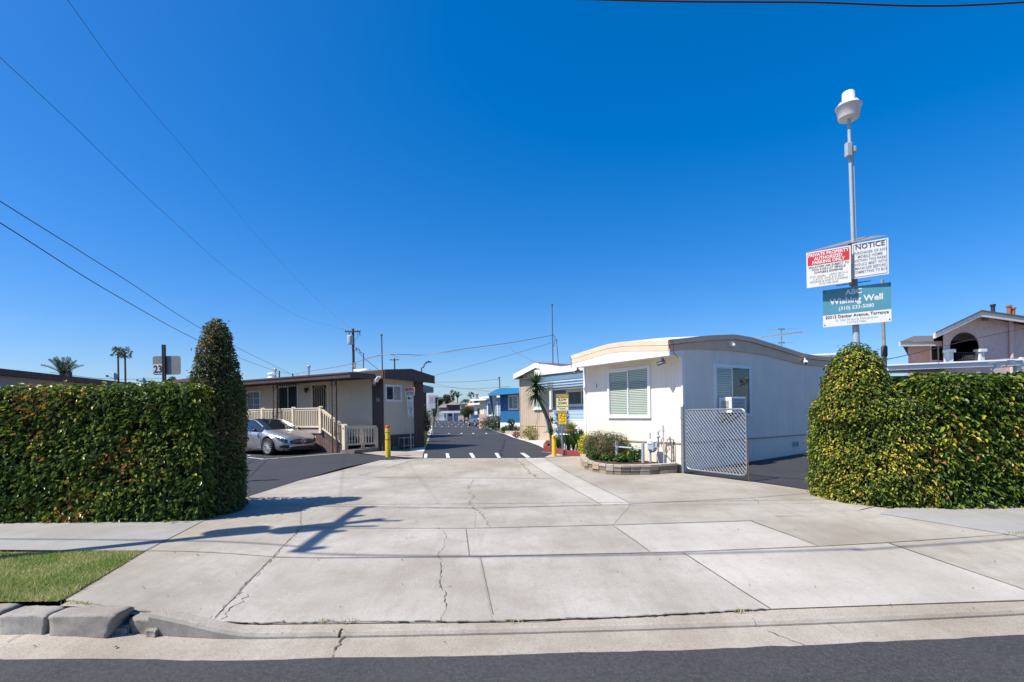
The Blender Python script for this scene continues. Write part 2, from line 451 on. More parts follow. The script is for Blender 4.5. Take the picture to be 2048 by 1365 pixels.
def strip(name, x0, x1, y0, y1, mat, dz=0, nx=60, ny=4, edge=0, kind='structure'):
    mb = MB(); vs = []
    for j in range(ny+1):
        for i in range(nx+1):
            x = x0+(x1-x0)*i/nx; yy = y0+(y1-y0)*j/ny
            if j == ny and edge: yy += edge*(noise.noise(Vector((x*1.1, 3, 0)))+.7*noise.noise(Vector((x*5, 9, 0))))
            y = yy+fx(x); vs.append((x, y, zg(x, y-1e-4)+dz))
    fs = [(j*(nx+1)+i, j*(nx+1)+i+1, (j+1)*(nx+1)+i+1, (j+1)*(nx+1)+i) for j in range(ny) for i in range(nx)]
    mb.add(vs, fs, 0, True); return mb.build(name, mat, kind=kind, recalc=False)
# base terrain, a few cm under the slabs, out to the horizon
xs = [-900, -300, -100, -60, -40, -20]+[-12+i*.5 for i in range(53)]+[20, 40, 60, 100, 300, 900]
ys = [-60, -30, -10, 0, 2, 4.05, 4.5, 4.65]+[4.9+.4*i for i in range(32)]+[20, 30, 60, 100, 200, 400, 1200]
sheet('driveway', [(5.6, 7.4), (7.9, 7.4), (7.9, 9.3), (5.75, 9.3)], c_tan, -.012)
mb = MB(); vs = [(x, y+(fx(x) if 0 < y < 20 and abs(x) < 13 else 0), lerpl(y, PA)-.06) for y in ys for x in xs]; nx = len(xs)
mb.add(vs, [(j*nx+i, j*nx+i+1, (j+1)*nx+i+1, (j+1)*nx+i) for j in range(len(ys)-1) for i in range(nx-1)], 0, True)
mb.build('ground', base_tone, kind='structure', recalc=False)
strip('street', -60, 60, -12, 4.06, asph, .012, 900, 6, edge=.03)
strip('gutter', -60, 60, 3.9, 4.5, c_gut, 0, 400, 3)

# kerb: extruded along x with varying height, dropped across the driveway
def zk(x):
    if x < 0: s = .82*sm((-2.30-x)/1.25)+(.18 if x < -3.6 else 0)
    else: s = sm((x-8.5)/1.5)
    return -.445+(.255)*s
def kerb(name, x0, x1, mat, jag=0, top=0, dy=0, tilt=0, matt=None):
    mb = MB(); n = max(2, int((x1-x0)/.07)); secs = []
    for i in range(n+1):
        x = x0+(x1-x0)*i/n; z = zk(x)+top+tilt*(i/n-.5)
        nz = lambda k: jag*noise.noise(Vector((x*7, k, 2)))
        e = jag*random.uniform(-.5, .5) if i in (0, n) else 0
        f = fx(x)+dy
        secs.append([(x+e, 4.505+f+nz(1), -.52), (x+e*.5, 4.507+f+nz(2)*.5, z-.03+nz(3)), (x, 4.53+f, z-.006+nz(4)), (x, 4.56+f, z+nz(5)), (x, 4.66+f+nz(6), z+nz(7)), (x-e, 4.66+f, -.52)])
    vs = [p for s_ in secs for p in s_]; k = 6
    for i in range(n):
        for j in range(5):
            mb.add([vs[i*k+j], vs[(i+1)*k+j], vs[(i+1)*k+j+1], vs[i*k+j+1]], [(0, 1, 2, 3)], 0 if j > 1 else 1, True)
    mb.add(secs[0], [tuple(range(6))], 0); mb.add(secs[-1], [tuple(range(6))[::-1]], 0)
    return mb.build(name, [mat, matt or mat], kind='structure')
kx = G(683, 1262)[0]; kx2 = G(1495, 1225)[0]
kerb('kerb', -40, -5.32, c_kerb, .01, matt=c_kdark)
def chunk(x0, x1, ztop, dy, cut0, cut1, seed, depth=.23):
    """a broken-off kerb stone: rounded, chipped, slightly out of line"""
    b = bmesh.new(); bmesh.ops.create_cube(b, size=1); bmesh.ops.subdivide_edges(b, edges=b.edges[:], cuts=11, use_grid_fill=True)
    for v in b.verts:
        x, y, z = v.co
        
        X = x0+(x+.5)*(x1-x0); lowx = (.5-z)
        X += (cut0*(lowx) if x < 0 else -cut1*lowx)*abs(x)*2
        rz = -.016*abs(y*2)**12*(z > .45) - .012*abs(x*2)**14*(z > .45)
        Y = 4.47+dy+fx(X)+(y+.5)*depth - .02*lowx; Z = -.50+(z+.5)*(ztop+.50)+rz
        n = Vector((X*6, Y*6, Z*6+seed)); a = .008*noise.noise(n)+.007*noise.noise(n*4.7); c = .009*noise.noise(n+Vector((9, 2, 1)))+.006*noise.noise(n*5+Vector((9, 2, 1)))
        v.co = (X+a*1.2, Y+c*1.4, Z+a)
    me = bpy.data.meshes.new('kerb'); b.to_mesh(me); b.free(); me.materials.append(c_kdark); me.polygons.foreach_set('use_smooth', [True]*len(me.polygons))
    o = bpy.data.objects.new('kerb', me); COL.objects.link(o); o['kind'] = 'structure'
chunk(-4.60, -4.16, -.225, -.045, .03, .02, 1); chunk(-4.14, -3.52, -.225, -.055, .05, .10, 5); chunk(-5.3, -4.64, -.215, .0, .02, .05, 14); chunk(-3.50, -3.26, -.30, .06, .05, .03, 21, .15); chunk(-3.62, -3.48, -.36, .02, .02, .02, 25, .12); chunk(-3.30, -3.20, -.38, .0, .01, .02, 29, .1)
kerb('kerb', -3.30, kx-.012, c_gut, .006, matt=c_kdark)
kerb('kerb', kx+.012, kx2-.006, c_gut, .005, matt=c_kerb)
kerb('kerb', kx2+.006, 40, c_gut, .005, matt=c_kerb)

# driveway slabs traced as quads on the ground
J0 = [(130, 1200), (235, 1215), (430, 1243), (700, 1244), (1000, 1243), (1250, 1234), (1540, 1218), (2060, 1200)]
sheet('driveway', gp([(131, 1201), (430, 1243), (1000, 1243), (1540, 1218), (2060, 1200), (2590, 1160), (2300, 1048), (1722, 1020), (1644, 985), (1366, 948), (1190, 944), (1175, 911), (1088, 916), (848, 917), (760, 922), (480, 1000), (406, 1043), (292, 1103)]), c_gray, -.005)
def slab(pts, mat, dz=0, name='driveway'): return sheet(name, gp(pts), mat, dz)
slab([(292, 1103), (545, 1115), (415, 1242), (235, 1216), (130, 1200)], c_tan)
slab([(545, 1115.5), (959, 1115), (985, 1243), (700, 1244), (417, 1242.5)], c_main)
slab([(961, 1115), (1364, 1105.5), (1540, 1218.5), (1250, 1234), (987, 1243)], c_main)
slab([(1367, 1105.5), (1640, 1094), (1776, 1087), (2080, 1190), (2080, 1199), (1543, 1218)], c_brite)
slab([(1777, 1086), (2300, 1050), (2600, 1130), (2600, 1175), (2082, 1190)], c_tan)
slab([(407, 1043), (480, 1000), (600, 1013), (603, 1056), (546, 1113.5), (292, 1102)], c_tan)
slab([(605, 1056.5), (931, 1058), (938, 1113.5), (548, 1113.8)], c_main)
slab([(933, 1058), (1224, 1051.5), (1300, 1105.5), (940, 1113.5)], c_main)
slab([(1227, 1051.5), (1500, 1043), (1636, 1093), (1366, 1103.5), (1303, 1105.5)], c_brite)
slab([(1503, 1042.5), (1640, 1010), (1720, 1022), (2300, 1048), (1776, 1085), (1639, 1092.5)], c_tan)
slab([(602, 1014), (950, 1019), (950, 1056.8), (605, 1055)], c_gray)
slab([(952, 1019), (1262, 1010.2), (1226, 1050), (952, 1056.6)], c_gray)
slab([(1265, 1010),  (1502, 998), (1645, 986), (1760, 1010), (1640, 1040), (1503, 1041.5), (1228, 1050)], c_tan)
# above: main apron behind J3
slab([(480, 999), (600, 961), (760, 921), (845, 917), (720, 951), (755, 957), (1104, 958), (1202, 1010), (950, 1016.5), (600, 1011.5)], c_gray)
slab([(722, 950), (848, 917), (1046, 917), (1104, 957), (760, 955.5)], c_rough)
slab([(1048, 917), (1086, 916), (1262, 1008.5), (1204, 1010)], c_brite)
slab([(1088, 916), (1175, 911), (1190, 944), (1365, 947), (1500, 963), (1645, 984.5), (1500, 996), (1265, 1008)], c_tan)
# left side walk between hedge and lawn, right side walk
sheet('sidewalk', [(-30, 6.58+fx(-30)), (-9, 6.55+fx(-9)), tuple(G(289, 1103)[:2]), tuple(G(404, 1044)[:2]), (-5.3, 9.6), (-30, 9.6)], c_walk, .006)
sheet('sidewalk', [tuple(G(1760, 1028)[:2]), (6.8, 8.7), (7.4, 8.9), (30, 9.3), (30, 7.0), tuple(G(2060, 1078)[:2])], c_walk, .006)
# asphalt lots and lane
lane_r = [(1105, 907), (1077, 892), (1060, 886), (1028, 877), (1002, 867), (971, 856.5), (941, 848), (922, 844)]
lane_l = [(866, 844), (866, 850), (860, 868), (852, 888), (845, 908)]
far = [(-18., 140.), (-8., 140.)]
sheet('lane', [tuple(G(848, 916.6)[:2])]+[tuple(G(1086, 915.6)[:2])]+gp(lane_r)+[(-9, 140), (-22, 140)]+gp(lane_l), asph2, .0)
sheet('parking_lot', gp([(478, 999.6), (600, 960), (690, 935), (800, 915.5), (760, 912), (700, 906)])+[(-5.4, 22), (-40, 42), (-40, 11), (-6.2, 10.9)], asph2, .0)
sheet('side_lot', gp([(1368, 946), (1500, 962), (1645, 984)])+[(7.0, 9.5), (16, 9.6), (30, 20), (14, 30), (4.4, 13.6)], asph2, .004)
sheet('path', gp([(762, 911.5), (802, 915), (845, 916.5), (846, 908), (852, 896), (760, 900), (700, 904)]), c_tan, .008)
sheet('path', gp([(1088, 915.6), (1172, 910.5), (1168, 903), (1107, 907)]), c_brite, .004)
gravelm = concrete('gravel_white', (.62, .60, .57), .6, .2)
sheet('gravel', gp([(1076, 891.5), (1105, 906.5), (1120, 880), (1050, 866), (1010, 864), (1003, 866.5), (1028, 876.5), (1060, 885.5)]), gravelm, .01)
sheet('gravel', gp([(838, 903), (848, 903), (858, 880), (866, 852), (860, 852), (850, 880), (820, 901)]), gravelm, .012)

# joints, cracks, paint
mb = MB()
for l in ([(292, 1102.5), (545, 1114.5), (935, 1114.5), (1365, 1104.5), (1640, 1093.5), (1776, 1086)], [(604, 1056), (932, 1057.5), (1226, 1050.7), (1501, 1042)], [(961, 1115), (986, 1230)], [(932, 1058), (939, 1113)], [(1365, 1105), (1541, 1218)], [(1225, 1051), (1301, 1105)], [(1501, 1042), (1637, 1093)], [(1776, 1086), (2080, 1190)], [(430, 1236), (541, 1119)], [(1203, 1010), (1047, 917)], [(1264, 1008.5), (1087, 916)], [(1264, 1008.5), (1500, 997), (1645, 985.5)], [(405, 1043.5), (291, 1103), (130, 1200)], [(1760, 1028.5), (2100, 1086)], [(1502, 997), (1516, 1003), (1518, 1010)], [(750, 925), (1050, 925)]):
    ribbon(mb, gp(l), .007, .006)
mb.build('joints', M('joint_dirt', (.13, .115, .09), .95, .4, 20), kind='structure', recalc=False)
mb = MB()
for l, wd, am in (([(883, 1243), (888, 1225), (892, 1190), (877, 1168), (886, 1120), (876, 1112)], .016, .02), ([(876, 1112), (893, 1085), (885, 1058)], .01, .02), ([(980, 1055), (965, 1035), (950, 1018), (940, 1003), (946, 990), (935, 978), (945, 960)], .02, .04),
                 ([(418, 1242), (470, 1195), (548, 1115), (575, 1085), (601, 1057)], .016, .02), ([(440, 1240), (495, 1190)], .02, .03), ([(602, 1012.5), (800, 1016), (950, 1018), (1100, 1014), (1262, 1009.5)], .022, .02), ([(722, 951), (760, 956), (950, 957.5), (1104, 957.5)], .012, .03),
                 ([(722, 951), (790, 932), (845, 917)], .02, .04), ([(600, 1056), (604, 1013)], .01, .02), ([(240, 1216), (430, 1243.5), (700, 1244.5), (1000, 1243.5), (1250, 1234.5), (1540, 1219)], .022, .008), ([(1230, 980), (1270, 985)], .01, .03),
                 ([(15, 1286), (50, 1268)], .012, .02), ([(662, 1322), (690, 1266)], .028, .02), ([(1500, 1245), (1545, 1268), (1610, 1292)], .014, .02), ([(670, 975), (640, 967), (610, 972)], .008, .02), ([(1030, 917), (1060, 945), (1075, 957)], .03, .05),
                 ([(790, 966), (850, 972), (890, 968)], .012, .03), ([(640, 955), (700, 960), (740, 955)], .008, .02)):
    ribbon(mb, crackline(gp(l), am), wd*.36, .009, jag=.9)
mb.build('cracks', crackm, kind='structure', recalc=False)
# pebbles, leaves and gum spots scattered over the pavement
mb = MB(); random.seed(3)
for i in range(260):
    x, y = random.uniform(-5, 9), random.uniform(4.1, 15); z = zg(x, y)+.012
    r = random.uniform(.005, .016); a = random.uniform(0, 6.28); e = random.uniform(.3, 1)
    mb.add([(x+r*math.cos(a+t*1.047)*(1 if t % 3 else e), y+r*math.sin(a+t*1.047)*e, z+(.004 if t % 2 else 0)) for t in range(6)], [tuple(range(6))], 0)
mb.build('litter', M('litter_dark', (.05, .04, .03), .9, .5, 40), kind='stuff', recalc=False)
paintm = M('road_paint', (.66, .65, .62), .7, .25, 25)
mb = MB()
for (a, b, c, d) in (((849, 908), (855, 908), (854, 916), (847.5, 916)), ((891, 907), (897, 907), (900, 916), (893, 916)), ((938, 906.5), (945, 906.5), (951, 916), (944, 916)), ((989, 906.5), (996, 906.5), (1002, 916), (995, 916)), ((1040, 906), (1048, 906.5), (1061, 915), (1053, 916))):
    q = [G(*p, .012) for p in (a, b, c, d)]; mb.quad(*q)
ribbon(mb, gp([(482, 914), (528, 919.5), (700, 906)]), .09, .012)
ribbon(mb, gp([(482, 911), (500, 912)]), .12, .012)
ribbon(mb, gp([(858, 869.5), (1004, 868.5)]), .07, .012)
ribbon(mb, gp([(866, 855), (960, 855)]), .05, .012)
ribbon(mb, gp([(1084, 904.5), (1104, 907)]), .05, .012)
mb.build('road_markings', paintm, kind='structure')
mb = MB()
for y, xs_ in ((867.8, (898, 923.5, 947, 973)), (853.6, (871, 884, 897.5, 912, 924, 936.5)), (849.5, (871, 880, 891, 904, 917, 927)), (846, (871, 877, 890, 898, 910, 920)), (844, (877, 884, 895, 907))):
    for x in xs_:
        p = G(x, y); mb.lathe([(.085, 0), (.08, .03), (.04, .045), (.001, .05)], p, 10)
mb.build('road_studs', paintm, kind='structure')
# tar seams across the lane and lot
mb = MB()
for l in ([(848, 893), (1000, 893)], [(482, 930), (640, 905)], [(1000, 915), (1010, 880)], [(1540, 955), (1640, 962)]): ribbon(mb, crackline(gp(l), .05, .3), .03, .012)
mb.build('tar_seams', M('tar', (.02, .02, .022), .5), kind='structure', recalc=False)

# ---------------------------------------------------------------- lawn
grassm = leafmat('grass_blade', [(0, (.15, .27, .04)), (.30, (.28, .36, .08)), (.5, (.48, .46, .17)), (.74, (.62, .54, .28))], .6, .35, .3, patch=1.6)
strip('driveway', -4.2, 14, 4.60, 5.4, c_gut, -.009, 90, 4)
lawn_pts = [(-12, 6.56+fx(-12)), tuple(G(287, 1104)[:2]), tuple(G(128, 1199)[:2]), (-4.3, 4.67+fx(-4.3)), (-12, 4.67+fx(-12))]
sheet('lawn_soil', lawn_pts, M('lawn_soil', (.20, .20, .09), .95, .4, 20), .004)
random.seed(5)
vs, fs = [], []
xa, ya = G(287, 1104)[:2]; xb, yb = G(128, 1199)[:2]
for i in range(75000):
    yy = random.uniform(4.66, 6.58); x = random.uniform(-8.2, -4.0); y = yy+fx(x)
    xe = xb+(xa-xb)*max(0, min(1, (y-yb)/(ya-yb)))+.02*noise.noise(Vector((y*6, 0, 0)))
    if x > xe+.01 or y > ya+.01: continue
    z = zg(x, y); a = random.uniform(0, 6.28); h = random.uniform(.02, .045)*(1.1+.5*noise.noise(Vector((x*2, y*2, 0)))); wd = .0035
    if y < 5.3: h *= 1.5
    lx, ly = random.gauss(0, .5)*h, random.gauss(0, .5)*h; o = len(vs); c, s = math.cos(a)*wd, math.sin(a)*wd
    vs += [(x-c, y-s, z), (x+c, y+s, z), (x+lx+c*.3, y+ly+s*.3, z+h)]; fs.append((o, o+1, o+2))
leafobj('grass', vs, fs, grassm, kind='stuff', label='short green lawn between the kerb and the pavement')
vs, fs = [], []
for cx, cy, n in ((683, 1266, 60), (650, 1243, 40), (700, 1243, 30), (1480, 1223, 60), (150, 1206, 30), (170, 1207, 40), (885, 1175, 14), (1030, 1243, 30), (2040, 1068, 140)):
    g = G(cx, cy)
    for i in range(n):
        x, y = g.x+random.gauss(0, .05 if n != 140 else .12), g.y+random.gauss(0, .02 if n != 140 else .05); z = zg(x, y)
        if cx == 683: z = -.46
        a = random.uniform(0, 6.28); h = random.uniform(.012, .03); o = len(vs)
        vs += [(x-.004*math.cos(a), y-.004*math.sin(a), z), (x+.004*math.cos(a), y+.004*math.sin(a), z), (x+random.gauss(0, .01), y+random.gauss(0, .01), z+h)]; fs.append((o, o+1, o+2))
leafobj('weeds', vs, fs, grassm, kind='stuff', label='small weeds growing in the pavement joints')

# ================================================================ HEDGES
hl = leafmat('hedge_leaf_left', [(0, (.055, .10, .018)), (.30, (.10, .16, .026)), (.56, (.17, .24, .035)), (.77, (.30, .34, .045)), (.91, (.50, .44, .05)), (.975, (.42, .18, .06))], .34, .28, .5, patch=.9)
hr = leafmat('hedge_leaf_right', [(0, (.045, .09, .014)), (.30, (.09, .16, .02)), (.52, (.18, .26, .028)), (.72, (.36, .39, .035)), (.90, (.55, .45, .05)), (.96, (.38, .18, .07))], .42, .32, .45, patch=.8)
hpl = leafmat('hedge_leaf_finger', [(0, (.06, .085, .028)), (.3, (.11, .14, .04)), (.6, (.19, .20, .06)), (.8, (.30, .22, .10)), (.92, (.42, .25, .14))], .5, .18, .3, patch=1.5)
hpr = leafmat('hedge_leaf_column', [(0, (.06, .10, .02)), (.28, (.13, .19, .028)), (.52, (.28, .33, .04)), (.74, (.42, .38, .06)), (.89, (.36, .20, .09)), (.94, (.62, .54, .07))], .5, .2, .3, patch=1.6)
hedge_core = M('hedge_shade_core', (.012, .011, .007), .9, .4, 30)
def boxprim(x0, x1, y0, y1, z1, rr=.15):
    return dict(t='b', b=(x0, x1, y0, y1, z1), r=rr)
def colprim(cx, cy, prof, sx=1, sy=1): return dict(t='c', c=(cx, cy), p=prof, s=(sx, sy))
def rad(P, z): return lerpl(z, P['p'])
def inside(P, p, eps=.06):
    if P['t'] == 'b':
        x0, x1, y0, y1, z1 = P['b']; return x0+eps < p.x < x1-eps and y0+eps < p.y < y1-eps and p.z < z1-eps
    dx, dy = (p.x-P['c'][0])/P['s'][0], (p.y-P['c'][1])/P['s'][1]; r = rad(P, p.z)
    return P['p'][0][0] <= p.z < P['p'][-1][0]-eps and math.hypot(dx, dy) < r-eps
def wob(p): return .055*noise.noise(p*1.3)+.035*noise.noise(p*4.2)
def samp(P, dens, faces='ftlrb'):
    out = []
    if P['t'] == 'b':
        x0, x1, y0, y1, z1 = P['b']; z0 = -.2; rr = P['r']
        for k in faces:
            if k in 'fb': A = (x1-x0)*(z1-z0); g = lambda: Vector((random.uniform(x0, x1), y0 if k == 'f' else y1, random.uniform(z0, z1))); n = Vector((0, -1 if k == 'f' else 1, 0))
            elif k == 't': A = (x1-x0)*(y1-y0); g = lambda: Vector((random.uniform(x0, x1), random.uniform(y0, y1), z1)); n = Vector((0, 0, 1))
            else: A = (y1-y0)*(z1-z0); g = lambda: Vector((x0 if k == 'l' else x1, random.uniform(y0, y1), random.uniform(z0, z1))); n = Vector((-1 if k == 'l' else 1, 0, 0))
            for i in range(int(A*dens*(.6 if k in 'tb' else 1))):
                p = g(); c = Vector((min(max(p.x, x0+rr), x1-rr), min(max(p.y, y0+rr), y1-rr), min(p.z, z1-rr)))
                d = p-c
                if d.length > rr: p = c+d*rr/d.length; nn = d.normalized()
                else: nn = n
                out.append((p, nn))
    else:
        pr = P['p']; H = pr[-1][0]-pr[0][0]; rm = max(r for _, r in pr)
        for i in range(int(2*math.pi*rm*H*dens)):
            z = random.uniform(pr[0][0], pr[-1][0]); r = rad(P, z)
            if random.random() > max(r/rm, .35): continue
            t = random.uniform(0, 6.283); sl = (rad(P, z+.05)-rad(P, z-.05))/.1
            out.append((Vector((P['c'][0]+math.cos(t)*r*P['s'][0], P['c'][1]+math.sin(t)*r*P['s'][1], z)), Vector((math.cos(t), math.sin(t), -sl)).normalized()))
    return out
def hedge(root, prims, mats, dens, size, name='foliage'):
    for i, P in enumerate(prims):
        S = []
        for p, n in samp(P, dens*(P.get('d', 1)), P.get('f', 'ftlr')):
            if any(Q is not P and inside(Q, p) for Q in prims): continue
            if noise.noise(p*5.5) > .22 and random.random() < .6: continue
            o = wob(p)-random.random()**1.4*.20+.01
            if random.random() < .02: o += .08
            S.append((p+n*o, n))
        k = P.get('k', 1)
        vs, fs = hedge_leaves(S, size*k, size*.48*k)
        leafobj(name, vs, fs, mats[P.get('m', 0)], root)
        # inner core coloured near black as the shade deep between the leaves
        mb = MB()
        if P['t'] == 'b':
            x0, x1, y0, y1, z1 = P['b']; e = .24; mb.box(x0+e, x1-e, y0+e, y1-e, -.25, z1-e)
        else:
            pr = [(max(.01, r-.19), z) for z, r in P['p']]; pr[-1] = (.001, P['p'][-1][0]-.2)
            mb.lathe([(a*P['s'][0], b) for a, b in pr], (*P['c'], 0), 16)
        mb.build('shade_core', hedge_core, root)
random.seed(11)
L = thing('ivy_hedge', 'tall dark green clipped hedge left of the driveway, ending in a tall pointed finger', 'hedge', group=None)
P1 = boxprim(-10.6, -5.15, 8.22, 9.75, 2.07, .16); P1['f'] = 'ftr'
P2 = colprim(-5.31, 9.05, [(-.2, .40), (.2, .43), (1.0, .45), (1.8, .43), (2.1, .40), (2.5, .35), (2.8, .295), (3.05, .225), (3.2, .155), (3.30, .04)], .9, 1.15); P2['m'] = 1; P2['k'] = .62; P2['d'] = 2.4
hedge(L, [P1, P2], [hl, hpl], 1550, .082)
Rr = thing('ivy_hedge', 'yellow green clipped hedge right of the driveway with a rounded bump below the park sign', 'hedge')
P3 = boxprim(7.1, 12.2, 8.33, 9.9, 2.05, .16); P3['f'] = 'ftl'
P4 = colprim(6.78, 9.45, [(-.28, .93), (.05, .99), (.8, 1.0), (1.5, .96), (1.66, .88), (1.76, .6)], 1.0, 1.05); P4['m'] = 1; P4['k'] = .68; P4['d'] = 2.0
P5 = colprim(6.33, 9.2, [(1.3, .60), (1.7, .58), (1.9, .52), (2.1, .47), (2.35, .39), (2.53, .28), (2.66, .14), (2.70, .02)], 1.0, 1.0); P5['m'] = 1; P5['k'] = .68; P5['d'] = 2.4
hedge(Rr, [P3, P4, P5], [hr, hpr], 1450, .088)

# ================================================================ HOUSES
def wallmap(kind, at=0):
    """(s, z, out) -> local coords. 'front': y=at plane facing -y, s along x. 'right': x=at plane facing +x, s along y"""
    if kind == 'front': return lambda s, z, o: (s, at-o, z)
    return lambda s, z, o: (at+o, s, z)
def pbox(mb, P, s0, s1, z0, z1, o0, o1, m=0):
    a = P(s0, z0, o0); b = P(s1, z1, o1); mb.box(a[0], b[0], a[1], b[1], a[2], b[2], m)
def window(root, P, s0, s1, z0, z1, fw=.07, split=.5, blind=False, grid=False, frame=None, bars=False, curtain=None, sill=False, dark=None, name='window'):
    frame = frame or whitem
    f = MB()
    for a in ((s0, s1, z0, z0+fw), (s0, s1, z1-fw, z1), (s0, s0+fw, z0+fw, z1-fw), (s1-fw, s1, z0+fw, z1-fw)): pbox(f, P, *a, .002, .055)
    i0, i1, j0, j1 = s0+fw, s1-fw, z0+fw, z1-fw
    if split:
        c = i0+(i1-i0)*split; pbox(f, P, c-.02, c+.02, j0, j1, .002, .048)
        for a in ((i0, c-.02, j0, j0+.025), (i0, c-.02, j1-.025, j1)): pbox(f, P, *a, .002, .04)
    if grid:
        for k in (1, 2): zz = j0+(j1-j0)*k/3; pbox(f, P, i0+(i1-i0)*split, i1, zz-.01, zz+.01, .03, .042)
        cc = i0+(i1-i0)*(split+1)/2; pbox(f, P, cc-.01, cc+.01, j0, j1, .03, .043)
    if sill: pbox(f, P, s0-.05, s1+.05, z0-.06, z0-.001, .002, .1)
    wo = f.build(name, frame, root)
    b = MB(); pbox(b, P, i0, i1, j0, j1, .001, .006); b.build('backing', dark or inner, wo)
    if blind:
        b = MB(); n = int((j1-j0)/.05); e0, e1 = (i0, i1) if blind is True else (i0+(i1-i0)*blind[0], i0+(i1-i0)*blind[1])
        for k in range(n):
            zz = j0+(k+.5)*(j1-j0)/n; a = P(i0+.01, zz, .012); c = P(i1-.01, zz+.032, .012)
            p1, p2, p3, p4 = P(e0+.01, zz-.02, .022), P(e1-.01, zz-.02, .022), P(e1-.01, zz+.02, .009), P(e0+.01, zz+.02, .009); b.quad(p1, p2, p3, p4)
        b.build('blind', blindm, wo)
    if curtain:
        b = MB(); n = 14; a0, a1, cm = curtain
        q0, q1 = i0+(i1-i0)*a0, i0+(i1-i0)*a1
        for k in range(n):
            u, v = q0+(q1-q0)*k/n, q0+(q1-q0)*(k+1)/n; oo = (.008, .02)[k % 2]; o2 = (.02, .008)[k % 2]
            b.quad(P(u, j0, oo), P(v, j0, o2), P(v, j1, o2), P(u, j1, oo))
        b.build('curtain', cm, wo)
    g = MB(); a = (P(i0, j0, .026), P(i1, j0, .026), P(i1, j1, .026), P(i0, j1, .026)); g.quad(*a); g.build('pane', glass, wo)
    if bars:
        b = MB()
        for k in range(9): u = s0+(s1-s0)*(k+.5)/9; pbox(b, P, u-.008, u+.008, z0-.03, z1+.06, .08, .1)
        for zz in (z0, (z0+z1)/2, z1): pbox(b, P, s0-.03, s1+.03, zz-.008, zz+.008, .1, .11)
        b.build('security_bars', darkm, wo)
    return wo
def number(root, P, s, z, txt, h, mat, out=.012):
    mb = MB(); t = MB(); text(t, txt, 0, 0, h, 0, 0, .02)
    t.v = [P(s+v[0], z+v[2], out) for v in t.v]; return t.build('house_number', mat, root)

# ---- house 1 (off white, right of the lane)
A = Vector((2.42, 16.6)); ang = math.atan2(-.828, .561); FW = 3.87; FD = (.561, -.828); SD = (.828, .561); B = (4.59, 13.396)
B = (A.x+FD[0]*FW, A.y+FD[1]*FW)
H1 = thing('mobile_home', 'off white mobile home with cream fascia, number 1 and a window air conditioner', 'mobile home', (A.x, A.y, 0), ang)
PF = wallmap('front'); PR = wallmap('right', FW)
mb = MB(); mb.box(0, FW, 0, 12.5, -.2, .62, 1); mb.box(-.004, FW+.004, -.004, 12.504, .62, 3.2, 0)
mb.build('wall', [offw, offw2], H1)
mb = MB()   # trim: belt line, corner boards
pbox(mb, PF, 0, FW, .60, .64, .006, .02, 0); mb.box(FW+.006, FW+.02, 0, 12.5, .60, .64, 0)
mb.build('belt_trim', M('belt_dark', (.34, .30, .26), .7), H1)  # strip along the skirt line, darker than the walls
mb = MB(); mb.box(-.02, .07, -.03, -.005, -.15, 2.95); mb.box(FW-.03, FW+.02, -.03, -.005, -.15, 2.95); mb.box(FW+.005, FW+.022, -.03, .05, -.15, 3.1); mb.box(-.03, -.005, -.03, .06, -.15, 2.95)
mb.build('corner_board', white, H1)
# roof: shallow arch both ways
def prof_y(t): return lerpl(t, [(-.55, 3.35), (0, 3.43), (1.0, 3.57), (2.3, 3.70), (3.2, 3.68), (5, 3.50), (6.3, 3.36), (7.5, 3.33), (13, 3.33)])
def bot_y(t): return lerpl(t, [(-.55, 3.04), (0, 3.13), (.7, 3.19), (2.3, 3.23), (4, 3.20), (6.3, 3.0), (7.5, 2.99), (13, 2.99)])
def bump_x(x): return lerpl(x/FW, [(0, 0), (.42, .17), (.6, .16), (1, 0)])
mb = MB(); xs_ = [FW*i/16 for i in range(17)]; ys_ = [-.55+.35*i for i in range(39)]
vs = [(x-.02 if i == 0 else (x+.05 if i == 16 else x), y, prof_y(y)+bump_x(x)) for y in ys_ for i, x in enumerate(xs_)]
mb.add(vs, [(j*17+i, j*17+i+1, (j+1)*17+i+1, (j+1)*17+i) for j in range(38) for i in range(16)], 0, True)
roof = mb.build('roof', M('roof_coating', (.66, .64, .60), .7, .12, 2), H1)
mb = MB()
for i in range(16):    # front fascia: two cream boards over a white board
    x0, x1 = xs_[i], xs_[i+1]; t0, t1 = 3.35+bump_x(x0), 3.35+bump_x(x1); c0, c1 = t0-.28, t1-.28
    def pr(za0, za1, zb0, zb1, ya, yb, m):
        mb.add([(x0, ya, zb0), (x1, ya, zb1), (x1, ya, za1), (x0, ya, za0), (x0, yb, zb0), (x1, yb, zb1), (x1, yb, za1), (x0, yb, za0)], [(0, 1, 2, 3), (7, 6, 5, 4), (0, 4, 5, 1), (3, 2, 6, 7)], m)
    pr(t0, t1, (t0+c0)/2+.008, (t1+c1)/2+.008, -.58, -.55, 0); pr((t0+c0)/2, (t1+c1)/2, c0, c1, -.573, -.55, 0)
    pr(c0-.008, c1-.008, 2.95, 2.95, -.565, -.545, 1)
mb.build('front_fascia', [cream, white], H1)
mb = MB()   # side fascia follows the arch
tanf = M('tan_fascia', (.66, .47, .32), .65, .1, 3)
yy_ = [-.575+.25*i for i in range(54)]
